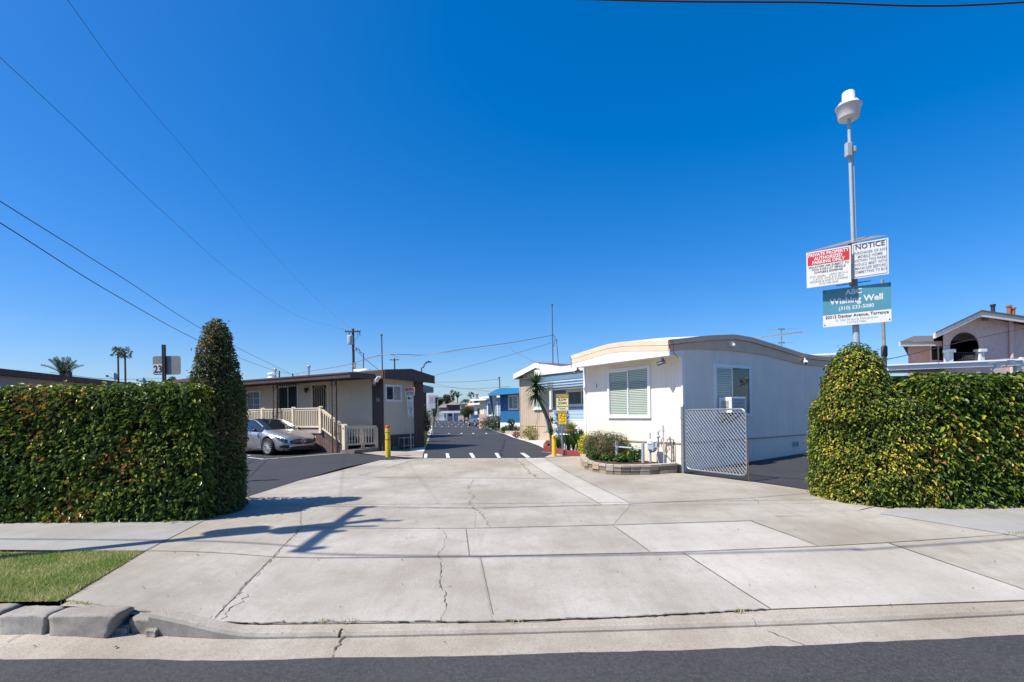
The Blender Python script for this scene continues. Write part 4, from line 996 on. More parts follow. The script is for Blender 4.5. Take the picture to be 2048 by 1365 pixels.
# ================================================================ CAR
carp = bpy.data.materials.new('silver_paint'); carp.use_nodes = True; MATS['silver_paint'] = carp
_b = carp.node_tree.nodes['Principled BSDF']; _b.inputs['Base Color'].default_value = (.50, .50, .51, 1); _b.inputs['Metallic'].default_value = .75; _b.inputs['Roughness'].default_value = .32; _b.inputs['Coat Weight'].default_value = .8; _b.inputs['Coat Roughness'].default_value = .04
carglass = M('car_glass', (.012, .018, .024), .03, .05, spec=.9, coat=.6)
chrome = M('chrome', (.7, .7, .72), .18, .03, metal=.95)
tyre = M('tyre', (.012, .012, .012), .8)
lens = M('head_lens', (.10, .115, .13), .12, .1, metal=.4)
def car(root, L=4.69, Wd=.915, paint=carp, roofm=None):
    roofm = roofm or M('roof_black', (.02, .018, .018), .12, .05, coat=.8)
    fa, ra, wr = 1.42, -1.31, .335         # axles (x forward)
    top = [(-2.34, .78), (-2.2, .98), (-1.9, 1.06), (-1.55, 1.13), (-1.0, 1.33), (-.5, 1.42), (0, 1.44), (.3, 1.40), (.7, 1.22), (1.15, .99), (1.5, .93), (1.9, .84), (2.2, .74), (2.3, .66), (2.35, .58)]
    belt = [(-2.34, .72), (-2.1, .93), (-1.5, .97), (-.5, .955), (.3, .93), (1.0, .89), (1.5, .83), (1.9, .76), (2.2, .68), (2.3, .62), (2.35, .56)]
    wid = [(-2.34, .60), (-2.25, .76), (-2.0, .86), (-1.6, .905), (-1.2, .91), (0, .90), (1.2, .905), (1.6, .90), (1.9, .86), (2.1, .79), (2.22, .70), (2.3, .60), (2.35, .50)]
    grn = [(-1.9, .80), (-1.5, .66), (-.9, .60), (0, .595), (.4, .62), (.9, .70), (1.2, .74), (2.35, .36)]
    xs_ = sorted(set([round(-2.34+.06*i, 3) for i in range(79)]+[2.35]))
    secs = []
    for x in xs_:
        w_ = lerpl(x, wid); zt, zb_ = lerpl(x, top), min(lerpl(x, belt), lerpl(x, top)-.01)
        bot = .19 if abs(x) < 2.1 else .19+.35*(abs(x)-2.1)
        for ax in (fa, ra):
            d = abs(x-ax)
            if d < wr+.055: bot = max(bot, wr+math.sqrt((wr+.055)**2-d*d))
        gy = min(lerpl(x, grn), w_*.86); gz = zb_+(zt-zb_)*(.90 if -1.6 < x < 1.0 else .72)
        mid = max(bot+.03, .5)
        secs.append([(x, w_*.90, bot), (x, w_*.985, min(bot+.06, mid)), (x, w_*1.0, max(mid, bot+.02)), (x, w_*.985, max(zb_-.14, bot+.04)), (x, w_*.945, zb_-.025), (x, w_*.915, zb_), (x, gy, gz), (x, gy*.6, zt-.012), (x, 0, zt)])
    mb = MB(); k = len(secs[0])
    for sgn in (1, -1):
        vs = [(p[0], p[1]*sgn, p[2]) for s_ in secs for p in s_]; fs, ms = [], []
        for i in range(len(secs)-1):
            xm = (xs_[i]+xs_[i+1])/2
            for j in range(k-1):
                m = 0
                if j == 5 and -1.65 < xm < 1.0 and not (abs(xm+.18) < .03): m = 1
                if j >= 6 and (.28 < xm < 1.12): m = 1
                if j >= 6 and (-1.6 < xm < -.75): m = 1
                if j >= 6 and (-.75 <= xm <= .28): m = 2
                fs.append((i*k+j, (i+1)*k+j, (i+1)*k+j+1, i*k+j+1)); ms.append(m)
        o = len(mb.v); mb.v += vs
        for f, m in zip(fs, ms): mb.f.append(tuple(a+o for a in f)); mb.m.append(m); mb.s.append(True)
        e = secs[-1]; mb.add([(p[0], p[1]*sgn, p[2]) for p in e]+[(e[0][0], 0, e[0][2])], [tuple(range(k+1))], 0)
        e = secs[0]; mb.add([(p[0], p[1]*sgn, p[2]) for p in e]+[(e[0][0], 0, e[0][2])], [tuple(range(k+1))], 0)
    b = mb.build('body', [paint, carglass, roofm], root)
    bm = bmesh.new(); bm.from_mesh(b.data); bmesh.ops.remove_doubles(bm, verts=bm.verts, dist=.0008); bmesh.ops.recalc_face_normals(bm, faces=bm.faces); bm.to_mesh(b.data); bm.free()
    # window surround, door seams
    mb = MB()
    for sgn in (1, -1):
        for x in (1.02, -.18, -1.22):
            pts = []
            for z in (.24, .35, .5, .65, .8, lerpl(x, belt)-.03): pts.append((x+(.04 if z < .5 else 0), sgn*(lerpl(x, wid)*(.987 if z < .3 or z > .7 else 1.0)+.003), z))
            mb.tube(pts, .006, 4)
        
    mb.build('door_seam', black, root)
    for sgn in (1, -1):
        for x in (.02, -1.0): mb = MB(); mb.bar((x-.11, sgn*(lerpl(x, wid)+.012), .80), (x+.11, sgn*(lerpl(x, wid)+.012), .805), .02, .025); mb.build('door_handle', paint, root)
        mb = MB(); mb.tube([(x, sgn*(lerpl(x, wid)*.925+.004), lerpl(x, belt)+.004) for x in (-1.6, -1.0, -.5, 0, .5, .95)], .009, 5); mb.build('window_trim', black, root)
        mb = MB(); mb.tube([(x, sgn*(min(lerpl(x, grn), lerpl(x, wid)*.86)+.004), lerpl(x, belt)+(lerpl(x, top)-lerpl(x, belt))*.90) for x in (-1.55, -1.3, -1.0, -.7, -.4, 0, .3, .5, .7, .9)], .022, 6); mb.build('roof_rail', paint, root)
    mb = MB(); mb.box(-2.1, 2.15, -.72, .72, .17, .5); mb.build('underbody', black, root)
    for sgn in (1, -1):
        mb = MB(); mb.ball((.78, sgn*1.0, .98), .085, 0, 8, .8); mb.tube([(.82, sgn*.90, .93), (.80, sgn*1.0, .96)], .03, 6); mb.build('mirror', black, root)
        # headlamps wrap the corner
        mb = MB(); P_ = []
        for x in (1.84, 1.92, 2.02, 2.12, 2.21, 2.28):
            w_ = lerpl(x, wid); zt_ = lerpl(x, belt)-.035; P_.append(((x+.012, sgn*(w_*.985+.006), zt_), (x+.02, sgn*(w_*1.0+.006), zt_-.015-.13*math.sin(min(1, (x-1.84)/.3)*1.57))))
        for (a, b_), (c, d_) in zip(P_, P_[1:]): mb.quad(a, c, d_, b_, 0)
        hl_ = mb.build('headlight', [lens], root)
        mb = MB(); mb.ball((2.12, sgn*.79, .645), .03, 0, 8); mb.ball((2.23, sgn*.70, .63), .026, 0, 8); mb.build('lamp_bulb', chrome, hl_)
        mb = MB()
        for z0, z1, x0, x1 in ((.27, .40, 2.04, 2.31),):
            q = []
            for x, tz in ((x0, .10), (x0+.05, .04), ((x0+x1)/2, .0), (x1-.03, 0), (x1, .03)): w_ = lerpl(x, wid); q.append(((x+.012, sgn*(w_+.010), z1-tz*.3), (x+.012, sgn*(w_*.99+.010), z0+tz*.6)))
            for (a, b_), (c, d_) in zip(q, q[1:]): mb.quad(a, c, d_, b_)
        mb.build('air_intake', black, root)
    def nose(y0, y1, z0a, z1a, off, mat, name, n=10, taper=0):
        mb = MB(); q = []
        inv = sorted([(w_, x) for x, w_ in wid if x > 1.9])
        for i in range(n+1):
            y = y0+(y1-y0)*i/n; x = lerpl(abs(y), [(0, 2.37)]+inv) if abs(y) > .5 else 2.355+.02*(1-abs(y)/.5)
            tt = abs(y)/max(abs(y0), .01); dz = taper*tt**3
            q.append(((x+off, y, z0a+dz), (x+off-.02, y, z1a-dz)))
        for (a, b_), (c, d_) in zip(q, q[1:]): mb.quad(a, c, d_, b_)
        return mb.build(name, mat, root)
    nose(-.56, .56, .40, .62, .014, black, 'grille', 16, .07); nose(-.52, .52, .22, .345, .022, black, 'lower_intake', 12, .03)
    nose(-.70, .70, .19, .215, .03, black, 'splitter', 12, 0)
    mb = MB(); mb.lathe([(.075, 0), (.085, .012), (.095, 0)], (2.39, 0, .53), 18, axis='x')
    for k_ in range(3): t = R(90+120*k_); mb.bar((2.397, 0, .53), (2.397, .085*math.cos(t), .53+.085*math.sin(t)), .012, .008)
    mb.build('emblem', chrome, root)
    mb = MB(); [mb.box(2.372, 2.378, -.48, .48, z, z+.008) for z in (.50, .56)]; mb.build('grille_bar', chrome, root)
    first = None
    for ax in (fa, ra):
        for sgn in (1, -1):
            y = sgn*.80; mb = MB()
            mb.lathe([(wr-.08, -.11), (wr-.012, -.11), (wr, -.085), (wr, .085), (wr-.012, .11), (wr-.08, .11)], (ax, y, wr), 32, axis='y'); wh = mb.build('wheel', tyre, root)
            mb = MB(); mb.lathe([(wr-.075, .10), (wr-.075, .08), (wr-.10, .02), (wr-.10, -.1)], (0, 0, 0), 32, axis='y')
            mb.lathe([(wr-.095, .098), (wr-.068, .103), (wr-.07, .09)], (0, 0, 0), 32, axis='y')
            mb.lathe([(.001, .075), (.05, .08), (.055, .05)], (0, 0, 0), 14, axis='y')
            for t in range(14):
                a = 2*math.pi*t/14; mb.bar((.03*math.cos(a), .068, .03*math.sin(a)), ((wr-.085)*math.cos(a+.08), .085, (wr-.085)*math.sin(a+.08)), .016, .03, up=(0, 1, 0))
            mb.v = [(v[0]+ax, y+v[1]*sgn, v[2]+wr) for v in mb.v]; mb.build('rim', rimm, wh)
            mb = MB(); mb.lathe([(.001, .03), (wr-.11, .03)], (0, 0, 0), 24, axis='y'); mb.v = [(v[0]+ax, y+v[1]*sgn, v[2]+wr) for v in mb.v]; mb.build('brake', black, wh)
    return root
hd = Vector((.866, -.5)); rt = Vector((-.5, -.866))
wc = Vector((-9.5, 19.55)); ctr = wc-rt*.8-hd*1.42
CAR = thing('parked_car', 'silver four-door coupe with black roof parked beside the porch deck', 'car', (ctr.x, ctr.y, .002), R(-30)); car(CAR)
p = W(957, 845, 62)
C2 = thing('parked_car', 'grey blue car parked far down the lane beside the orange marker post', 'car', (p.x, 62, 0), R(112))
car(C2, paint=M('grey_car', (.16, .20, .26), .3, .05, metal=.6, coat=.8))
mb = MB(); [mb.box(-2.37, -2.33, s*.78-.12, s*.78+.12, .72, .86) for s in (1, -1)]; mb.build('tail_light', redp, C2)

# ================================================================ SIGN POLE, right
def sign(root, name, c, dirv, w_, h_, mats, lines, label=None, extra=None, rot=0):
    """panel centred at c (world offset from root), spanning dirv; lines=(text,height,x,z,matindex,bold,maxw)"""
    a = math.atan2(dirv[1], dirv[0]); mb = MB(); mb.box(-w_/2, w_/2, -.004, .004, -h_/2, h_/2, 0)
    if extra: extra(mb)
    o = mb.build(name, mats, root, label); o.location = c; o.rotation_euler = (0, rot, a)
    if root.name.startswith('sign_pole'): o.scale = (KD,)*3
    for s_, h, x, z, m, bd, mw in lines: t = MB(); text(t, s_, x, z, h, -.009, m, bd, maxw=mw); t.build('lettering', mats, o, recalc=False)
    return o
PBS = Vector((6.38, 9.22, 0)); LEAN = .018; KD = 1.057
SP = thing('sign_pole', 'tall grey steel pole with three park signs and a white lamp on top', 'sign pole', PBS)
def pp(z): return Vector((-LEAN*(z-2), 0, z))
mb = MB(); mb.tube([pp(-.2), pp(3.9)], .055, 16); mb.tube([pp(3.9), pp(3.95)], [.055, .032], 16); mb.tube([pp(3.95), pp(6.85)], .029, 12); mb.build('pole', greypaint, SP)
mb = MB(); c_ = pp(6.25)
mb.bar(c_+Vector((-.04, -.02, -.13)), c_+Vector((-.04, -.02, .13)), .11, .09); mb.box(c_.x+.03, c_.x+.1, -.05, .02, 6.20, 6.32); mb.build('junction_box', greypaint, SP, bevel=.02)
mb = MB(); mb.tube([pp(6.2)+Vector((.06, 0, 0)), pp(3.95)+Vector((.06, 0, 0))], .012, 6); mb.build('conduit', greypaint, SP)
mb = MB(); c_ = pp(7.05)
mb.lathe([(.02, -.22), (.162, -.215), (.168, -.20), (.198, -.01), (.212, -.004), (.212, .010)], c_, 28, 0); lp = mb.build('lamp_head', M('lamp_plastic', (.62, .60, .60), .4, .06), SP)
mb = MB(); mb.lathe([(.208, .011), (.18, .045), (.118, .09), (.105, .095), (.100, .26), (.088, .275), (.001, .28)], c_, 28, 0)
for k in range(20): a = k*.314; mb.box(c_.x+.15*math.cos(a)-.006, c_.x+.15*math.cos(a)+.006, c_.y+.15*math.sin(a)-.006, c_.y+.15*math.sin(a)+.006, c_.z+.07, c_.z+.088)
mb.build('lamp_cap', M('lamp_white', (.72, .72, .72), .35, .04), lp)
dA = Vector((.835, -.55))
def cen(px, py, Y, off=0): 
    p = W(px, py, Y*KD); return p-PBS
def border(w_, h_, m, t=.008, ins=.02):
    def f(mb):
        for a in ((-w_/2+ins, w_/2-ins, h_/2-ins-t, h_/2-ins), (-w_/2+ins, w_/2-ins, -h_/2+ins, -h_/2+ins+t), (-w_/2+ins, -w_/2+ins+t, -h_/2+ins+t, h_/2-ins-t), (w_/2-ins-t, w_/2-ins, -h_/2+ins+t, h_/2-ins-t)): mb.box(a[0], a[1], -.0075, -.004, a[2], a[3], m)
    return f
w1, h1 = .97, .655
def ex_abc(mb): mb.box(-w1/2, w1/2, -.0075, -.004, -.115, h1/2, 1); [mb.box(x-.008, x+.008, -.012, -.0075, z-.008, z+.008, 2) for x in (-.46, .46) for z in (-.29, .295)]
sign(SP, 'park_sign', cen(1712, 611.5, 8.62), dA, w1, h1, [signw, signteal, ink, inkb],
     [('ABC', .085, -.03, .205, 0, .025, .3), ('Wishing Well', .10, 0, .06, 0, .025, .76), ('(310) 533-5080', .062, .0, -.055, 0, .015, .5), ('20315 Denker Avenue, Torrance', .052, 0, -.185, 2, .012, .90), ('St. Clair Property Management', .036, 0, -.24, 3, 0, .6), ('714-963-7466', .034, 0, -.29, 3, 0, .28)],
     'teal and white park name sign with a phone number', ex_abc)
w2, h2 = .655, .625
def ex_red(mb): mb.box(-w2/2+.02, w2/2-.02, -.0075, -.004, .075, h2/2-.02, 1)
dB = Vector((.80, -.60))
sign(SP, 'parking_sign', cen(1656.5, 535, 8.70), dB, w2, h2, [signw, signred, ink, inkg],
     [('PRIVATE PROPERTY', .055, 0, .225, 0, .03, .60), ('AUTHORIZED', .055, 0, .155, 0, .03, .42), ('PARKING ONLY', .055, 0, .088, 0, .03, .48), ('VIOLATORS ARE SUBJECT TO', .036, 0, .02, 2, .01, .60), ('TOW AWAY AT VEHICLE', .036, 0, -.03, 2, .01, .5), ('OWNERS EXPENSE', .036, 0, -.08, 2, .01, .42), ('CVC 22658a    LAMC 80.71.4', .032, 0, -.145, 3, 0, .60), ('L.A.P.D. (310) 513-7017', .032, 0, -.19, 3, 0, .5), ('GEORGE & JOEY\'S TOWING', .032, 0, -.235, 3, 0, .6), ('(310) 542-4544', .032, 0, -.28, 3, 0, .35)],
     'red and white private property parking sign', ex_red)
w3, h3 = .50, .60
sign(SP, 'notice_sign', cen(1740, 518, 8.42), dB, w3, h3, [M('sign_grey_white', (.62, .63, .64), .4, .1, 3), inkg, ink],
     [('NOTICE', .085, 0, .19, 2, .012, .40), ('PURCHASER OF ANY', .045, 0, .105, 1, .004, .46), ('MOBILE HOME', .045, 0, .04, 1, .004, .34), ('WITHIN THIS PARK', .045, 0, -.025, 1, .004, .44), ('SHOULD MEET WITH', .045, 0, -.09, 1, .004, .46), ('MANAGER BEFORE', .045, 0, -.155, 1, .004, .42), ('COMMITTING TO BUY', .045, 0, -.22, 1, .004, .46)],
     'grey white notice sign with black border', border(w3, h3, 1))
# cap plate and brackets behind the signs
a_, b_, c_ = cen(1614, 506, 8.9), cen(1773, 472, 8.38), cen(1725, 476, 9.15)
mb = MB(); mb.add([a_, b_, c_, a_+Vector((0, 0, .015)), b_+Vector((0, 0, .015)), c_+Vector((0, 0, .015))], [(2, 1, 0), (3, 4, 5), (0, 1, 4, 3), (1, 2, 5, 4), (2, 0, 3, 5)], 0)
a2_, b2_, c2_ = cen(1672, 573, 8.8), cen(1742, 563, 8.5), cen(1715, 566, 9.0)
mb.add([a2_, b2_, c2_, a2_+Vector((0, 0, .015)), b2_+Vector((0, 0, .015)), c2_+Vector((0, 0, .015))], [(2, 1, 0), (3, 4, 5), (0, 1, 4, 3), (1, 2, 5, 4), (2, 0, 3, 5)], 0)
mb.bar(cen(1700, 485, 8.66), cen(1703, 572, 8.66), .05, .04)
mb.build('sign_bracket', M('bracket_brown', (.22, .20, .17), .6), SP)
p1 = W(1764, 560, 10.2)
PP = thing('pipe_post', 'thin galvanised pipe post with a coupling behind the notice sign', 'post', (ray(1772, 740)[0]*10.2, 10.2, -.2))
mb = MB(); d_ = p1.x-PP.location.x; mb.tube([(0, 0, 0), (d_*.6, 0, 2.85)], .042, 10); mb.tube([(d_*.6, 0, 2.85), (d_, 0, p1.z+.2)], .03, 10); mb.build('pole', M('old_pipe', (.30, .29, .24), .7, .3, 6), PP)
mb = MB(); mb.lathe([(.043, -.12), (.056, -.09), (.056, .09), (.034, .12)], (d_*.55, 0, 2.85), 12); mb.build('coupling', M('pipe_dark', (.07, .07, .065), .7), PP)

# ================================================================ GATE
hp = G(1366, 947); HG = Vector((hp.x, hp.y))
HG = Vector((4.47, 13.12)); GE = Vector((5.38, 11.5)); gd = (GE-HG).normalized(); ga = math.atan2(gd.y, gd.x); GL = (GE-HG).length
mb = MB(); mb.tube([(0, 0, -.2), (0, 0, 1.60)], .045, 14); mb.lathe([(.05, 0), (.045, .03), (.001, .05)], (0, 0, 1.60), 12)
GPo = thing('gate_post', 'galvanised steel post at the corner of the off white home', 'gate post', (HG.x, HG.y, 0)); mb.build('post', galv, GPo)
mb = MB(); mb.lathe([(.056, -.02), (.056, .02)], (0, 0, 1.32), 12); mb.lathe([(.056, -.02), (.056, .02)], (0, 0, .25), 12); mb.build('hinge_band', galv, GPo)
GT = thing('chain_link_gate', 'open chain link gate with rounded corners standing ajar', 'gate', (HG.x, HG.y, 0), ga)
x0, x1, z0, z1, cr = .11, GL, -.02, 1.52, .14
def rr(c=cr, ins=0):
    pts = []
    for cx, cz, a0 in ((x1-c, z1-c, 0), (x0+c, z1-c, 90), (x0+c, z0+c, 180), (x1-c, z0+c, 270)):
        pts += [(cx+c*math.cos(R(a0+i*15)), 0, cz+c*math.sin(R(a0+i*15))) for i in range(7)]
    return pts+[pts[0]]
mb = MB(); mb.tube(rr(), .021, 10, caps=False); mb.build('gate_frame', galv, GT)
mb = MB(); st = .09; ext = 3
def clipseg(p, d, xmin, xmax, zmin, zmax):
    ts = []
    t0, t1 = -10, 10
    for i, (lo, hi) in enumerate(((xmin, xmax), (zmin, zmax))):
        if abs(d[i]) < 1e-9: continue
        a, b = (lo-p[i])/d[i], (hi-p[i])/d[i]
        if a > b: a, b = b, a
        t0, t1 = max(t0, a), min(t1, b)
    return (t0, t1) if t1 > t0 else None
for sg in (1, -1):
    for k in range(-60, 120):
        p_ = (x0+k*st, z0 if sg > 0 else z1); r_ = clipseg(p_, (1, 1.15*sg), x0, x1, z0, z1)
        if r_:
            a = (p_[0]+r_[0], .006*sg, p_[1]+1.15*sg*r_[0]); b = (p_[0]+r_[1], .006*sg, p_[1]+1.15*sg*r_[1])
            if (Vector(a)-Vector(b)).length > .08: mb.tube([a, b], .0042, 3, caps=False)
mb.build('chain_link', M('link_wire', (.66, .68, .69), .45, .05, metal=.1), GT)
mb = MB()
for z in (.2, .5, .75, 1.3): mb.lathe([(.027, -.012), (.027, .012)], (x0, 0, z), 10); mb.box(x0-.09, x0-.02, -.01, .01, z-.01, z+.01) if z in (.2, 1.3) else None
for z in (.35, .7, 1.0, 1.35): mb.lathe([(.027, -.012), (.027, .012)], (x1, 0, z), 10)
mb.build('gate_hinge', galv, GT)
mb = MB(); mb.tube([(x1+.045, 0, -.15), (x1+.045, 0, .80)], .010, 6); mb.bar((x1, 0, .80), (x1+.05, 0, .80), .02, .03); mb.bar((x1, 0, .32), (x1+.06, 0, .32), .02, .03); mb.build('drop_rod', rust, GT)

# ================================================================ STONE PLANTER and its plants, gas meter
outer = gp([(1166, 924), (1161, 930), (1168, 938), (1185, 944), (1212, 949), (1243, 951), (1300, 950), (1355, 946)])
cenp = Vector((2.9, 14.3))
ST = thing('stone_planter', 'low curved planter wall of brown stone blocks in front of number 1', 'planter')
stone = leafmat('stone_block', [(0, (.22, .17, .13)), (.2, (.34, .26, .18)), (.4, (.26, .22, .19)), (.55, (.42, .31, .20)), (.72, (.19, .15, .12)), (.86, (.36, .33, .28))], .9, 0)
_n = stone.node_tree; bump(_n, _n.nodes['Principled BSDF'], noise_n(_n, 22, 5, .75, coord(_n)), 1., .02); capm = M('stone_cap', (.42, .35, .28), .85, .25, 8, bmp=.5)
pts = []
for a, b in zip(outer, outer[1:]):
    a, b = Vector(a), Vector(b); n = max(1, round((b-a).length/.26)); pts += [a+(b-a)*i/n for i in range(n)]
pts.append(Vector(outer[-1]))
random.seed(4); mb = MB(); mc = MB()
inn = lambda p: p+(cenp-p).normalized()*.17
for i, (a, b) in enumerate(zip(pts, pts[1:])):
    za = min(zg(*a), zg(*b))
    for lay, (m_, z0_, z1_) in enumerate(((mb, -.03, .09), (mb, .095, .19), (mc, .195, .26))):
        g_ = .006; sh_ = (.0, .42, .2)[lay]; A_, B_ = a+(b-a)*(.02+sh_*0), a+(b-a)*.98; o_ = random.uniform(-.02, .02) if lay < 2 else -.02+random.uniform(-.006, .006)
        nn_ = (cenp-a).normalized()*o_
        q = [A_+nn_, B_+nn_, inn(B_), inn(A_)]
        m_.add([(v.x, v.y, za+z0_) for v in q]+[(v.x, v.y, za+z1_) for v in q], [(3, 2, 1, 0), (4, 5, 6, 7), (0, 1, 5, 4), (1, 2, 6, 5), (2, 3, 7, 6), (3, 0, 4, 7)], 0)
mb.build('stone_course', stone, ST, bevel=.008); mc.build('cap_stone', capm, ST, bevel=.008)
hw = lambda s, d: (A.x+FD[0]*s-SD[0]*d, A.y+FD[1]*s-SD[1]*d)
mb = MB(); bed = [inn(p)+(p-inn(p))*.3 for p in pts]+[Vector(hw(FW-.1, .01)), Vector(hw(.2, .01))]
mb.add([(v.x, v.y, .06) for v in bed], [tuple(range(len(bed)))]); mb.build('soil', soil, ST)
olive = leafmat('olive_leaf', [(0, (.09, .12, .05)), (.35, (.17, .18, .08)), (.6, (.27, .21, .12)), (.8, (.40, .23, .15)), (.93, (.14, .18, .07))], .6, .15, .3, patch=2)
yell = leafmat('yellow_leaf', [(0, (.60, .56, .02)), (.4, (.78, .68, .04)), (.8, (.45, .48, .04))], .5, .3, .3)
grn1 = leafmat('green_leaf', [(0, (.03, .09, .015)), (.4, (.06, .14, .02)), (.8, (.10, .18, .03))], .45, .2, .4)
grn2 = leafmat('mid_green_leaf', [(0, (.05, .09, .025)), (.5, (.09, .13, .04)), (.85, (.15, .16, .06))], .55, .2, .3)
dkg = leafmat('dark_tree_leaf', [(0, (.02, .045, .015)), (.5, (.035, .065, .02)), (.85, (.05, .08, .03))], .6, .15, .3)
redf = leafmat('red_petal', [(0, (.55, .02, .02)), (.5, (.70, .05, .03))], .5, .2, .2)
yelf = leafmat('yellow_petal', [(0, (.8, .55, .02)), (.5, (.85, .65, .05))], .5, .2, .2)
pinkf = leafmat('pink_petal', [(0, (.65, .08, .22)), (.5, (.75, .16, .35))], .5, .2, .2)
whif = leafmat('white_petal', [(0, (.75, .74, .70)), (.5, (.8, .8, .78))], .5, .2, .2)
orf = leafmat('orange_petal', [(0, (.60, .25, .10)), (.5, (.70, .40, .15))], .5, .2, .2)
purf = leafmat('lilac_petal', [(0, (.30, .25, .40)), (.5, (.42, .38, .50))], .5, .2, .2)
def shrub(name, label, cat, c, r, n, L_, mat, group=None, wr_=.5, stems=True, flowers=None):
    t = thing(name, label, cat, (c[0], c[1], c[2]), group=group)
    S = ell_samples(n, (0, 0, r[2]*.92), r, .55, 0.0); vs, fs = leaves(S, L_, L_*wr_, .9, .1)
    leafobj('foliage', vs, fs, mat, t)
    if stems:
        mb = MB()
        for k in range(6): a = k*1.05; mb.tube([(0, 0, -.02), (r[0]*.4*math.cos(a), r[1]*.4*math.sin(a), r[2]*.8), (r[0]*.7*math.cos(a), r[1]*.7*math.sin(a), r[2]*1.4)], [.018, .012, .004], 5)
        mb.build('stem', bark, t)
    if flowers:
        fm, k, sz = flowers; vs, fs = [], []
        for p, n_ in ell_samples(k, (0, 0, r[2]*.92), (r[0]*1.02, r[1]*1.02, r[2]*1.02), .08, .02):
            if n_.z < -.2: continue
            for j in range(5):
                a = j*1.257; e1 = n_.orthogonal().normalized(); e2 = n_.cross(e1); u = (e1*math.cos(a)+e2*math.sin(a)); leaf_geo(vs, fs, p, n_, u, sz, sz*.8, .1)
        leafobj('blossom', vs, fs, fm, t)
    return t
random.seed(21)
def at(px, py, dz=0): g = G(px, py, dz); return (g.x, g.y, g.z)
sh = hw(.42, .32); shrub('yellow_shrub', 'bright yellow leaved shrub at the left corner of number 1', 'shrub', (sh[0], sh[1], .06), (.30, .28, .41), 900, .06, yell)
sh = hw(1.02, .42); shrub('bushy_shrub', 'reddish green rounded shrub in the stone planter', 'shrub', (sh[0], sh[1], .06), (.56, .48, .45), 5600, .045, olive, wr_=.35)
sh = hw(1.65, .38); shrub('bushy_shrub', 'grey green twiggy shrub behind the pipe rail in the stone planter', 'shrub', (sh[0], sh[1], .06), (.55, .46, .44), 5200, .045, olive, wr_=.35)
sh = hw(1.35, .75); shrub('leafy_plant', 'small fresh green plant at the front of the stone planter', 'plant', (sh[0], sh[1], .05), (.25, .2, .2), 700, .05, grn1)
for i, (s, d, fm, lab) in enumerate(((1.75, .78, redf, 'low green plant with red flowers left of the pipe rail post'), (2.2, .62, redf, 'low green plant with red flowers below the pipe rail'), (2.55, .42, yelf, 'green plant with yellow flowers beside the gas meter'), (2.35, .72, grn1, 'low broad leaved green plant at the planter edge'))):
    p_ = hw(s, d); shrub('flower_plant', lab, 'flowers', (p_[0], p_[1], .05), (.22, .2, .13 if i != 2 else .24), 330, .065, grn1, 'flowers in the stone planter', .7, False, (fm, 14 if i != 3 else 1, .03 if i < 2 else .045))
# pipe guard rail
GR = thing('pipe_rail', 'low grey pipe rail guarding the gas meter', 'guard rail'); mb = MB()
a = Vector((*hw(1.95, .55), 0)); b = Vector((*hw(2.85, .45), 0))
mb.tube([a, a+Vector((0, 0, .62))], .045, 10); mb.tube([b, b+Vector((0, 0, .62))], .045, 10); mb.build('post', greypaint, GR)
mb = MB(); mb.tube([a+Vector((0, 0, .47)), b+Vector((0, 0, .44))], .025, 8); mb.build('rail', greypaint, GR)
GM = thing('gas_meter', 'grey gas meter with pipes against the wall of number 1', 'gas meter', (*hw(3.05, .28), 0), ang)
mb = MB(); mb.box(-.12, .10, -.08, .08, .42, .66); mb.lathe([(.11, -.07), (.13, -.03), (.13, .03), (.11, .07)], (-.01, -.0, .48), 16, axis='y'); mb.build('meter_body', greypaint, GM, bevel=.02)
mb = MB(); mb.box(-.11, .05, -.10, -.075, .60, .72); mb.build('meter_dial', white, GM)
mb = MB()
mb.tube([(.13, 0, .55), (.2, 0, .62), (.2, 0, .92), (.26, 0, .98), (.38, 0, .95), (.38, 0, .02)], .022, 8); mb.tube([(-.08, 0, .68), (-.08, 0, .9)], .02, 8); mb.tube([(-.1, .02, .0), (-.1, .02, .45)], .028, 8)
mb.tube([(.38, 0, .95), (.34, .02, 1.1)], .03, 8); mb.tube([(.12, .0, .3), (.2, 0, .12), (.22, 0, .0)], .018, 8); mb.ball((.2, 0, .80), .05, 0, 8); mb.box(.12, .2, -.05, .05, .5, .62)
mb.build('gas_pipe', greypaint, GM)
p_ = hw(3.58, .06)
FH = thing('hose_tap', 'outdoor water tap with a short yellow hose on the wall of number 1', 'tap', (p_[0], p_[1], 0), ang)
mb = MB(); mb.tube([(0, 0, .1), (0, 0, .72), (-.1, -.1, .74), (-.12, -.12, .68)], .014, 6); mb.lathe([(.035, 0), (.035, .012)], (-.06, -.06, .78), 10); mb.build('tap', darkm, FH)
mb = MB(); mb.tube([(-.12, -.12, .68), (-.02, -.14, .45), (-.15, -.14, .40), (-.30, -.12, .52), (-.34, -.08, .7), (-.28, -.05, .78)], .013, 6); mb.build('hose', M('hose_yellow', (.75, .42, .06), .5), FH)

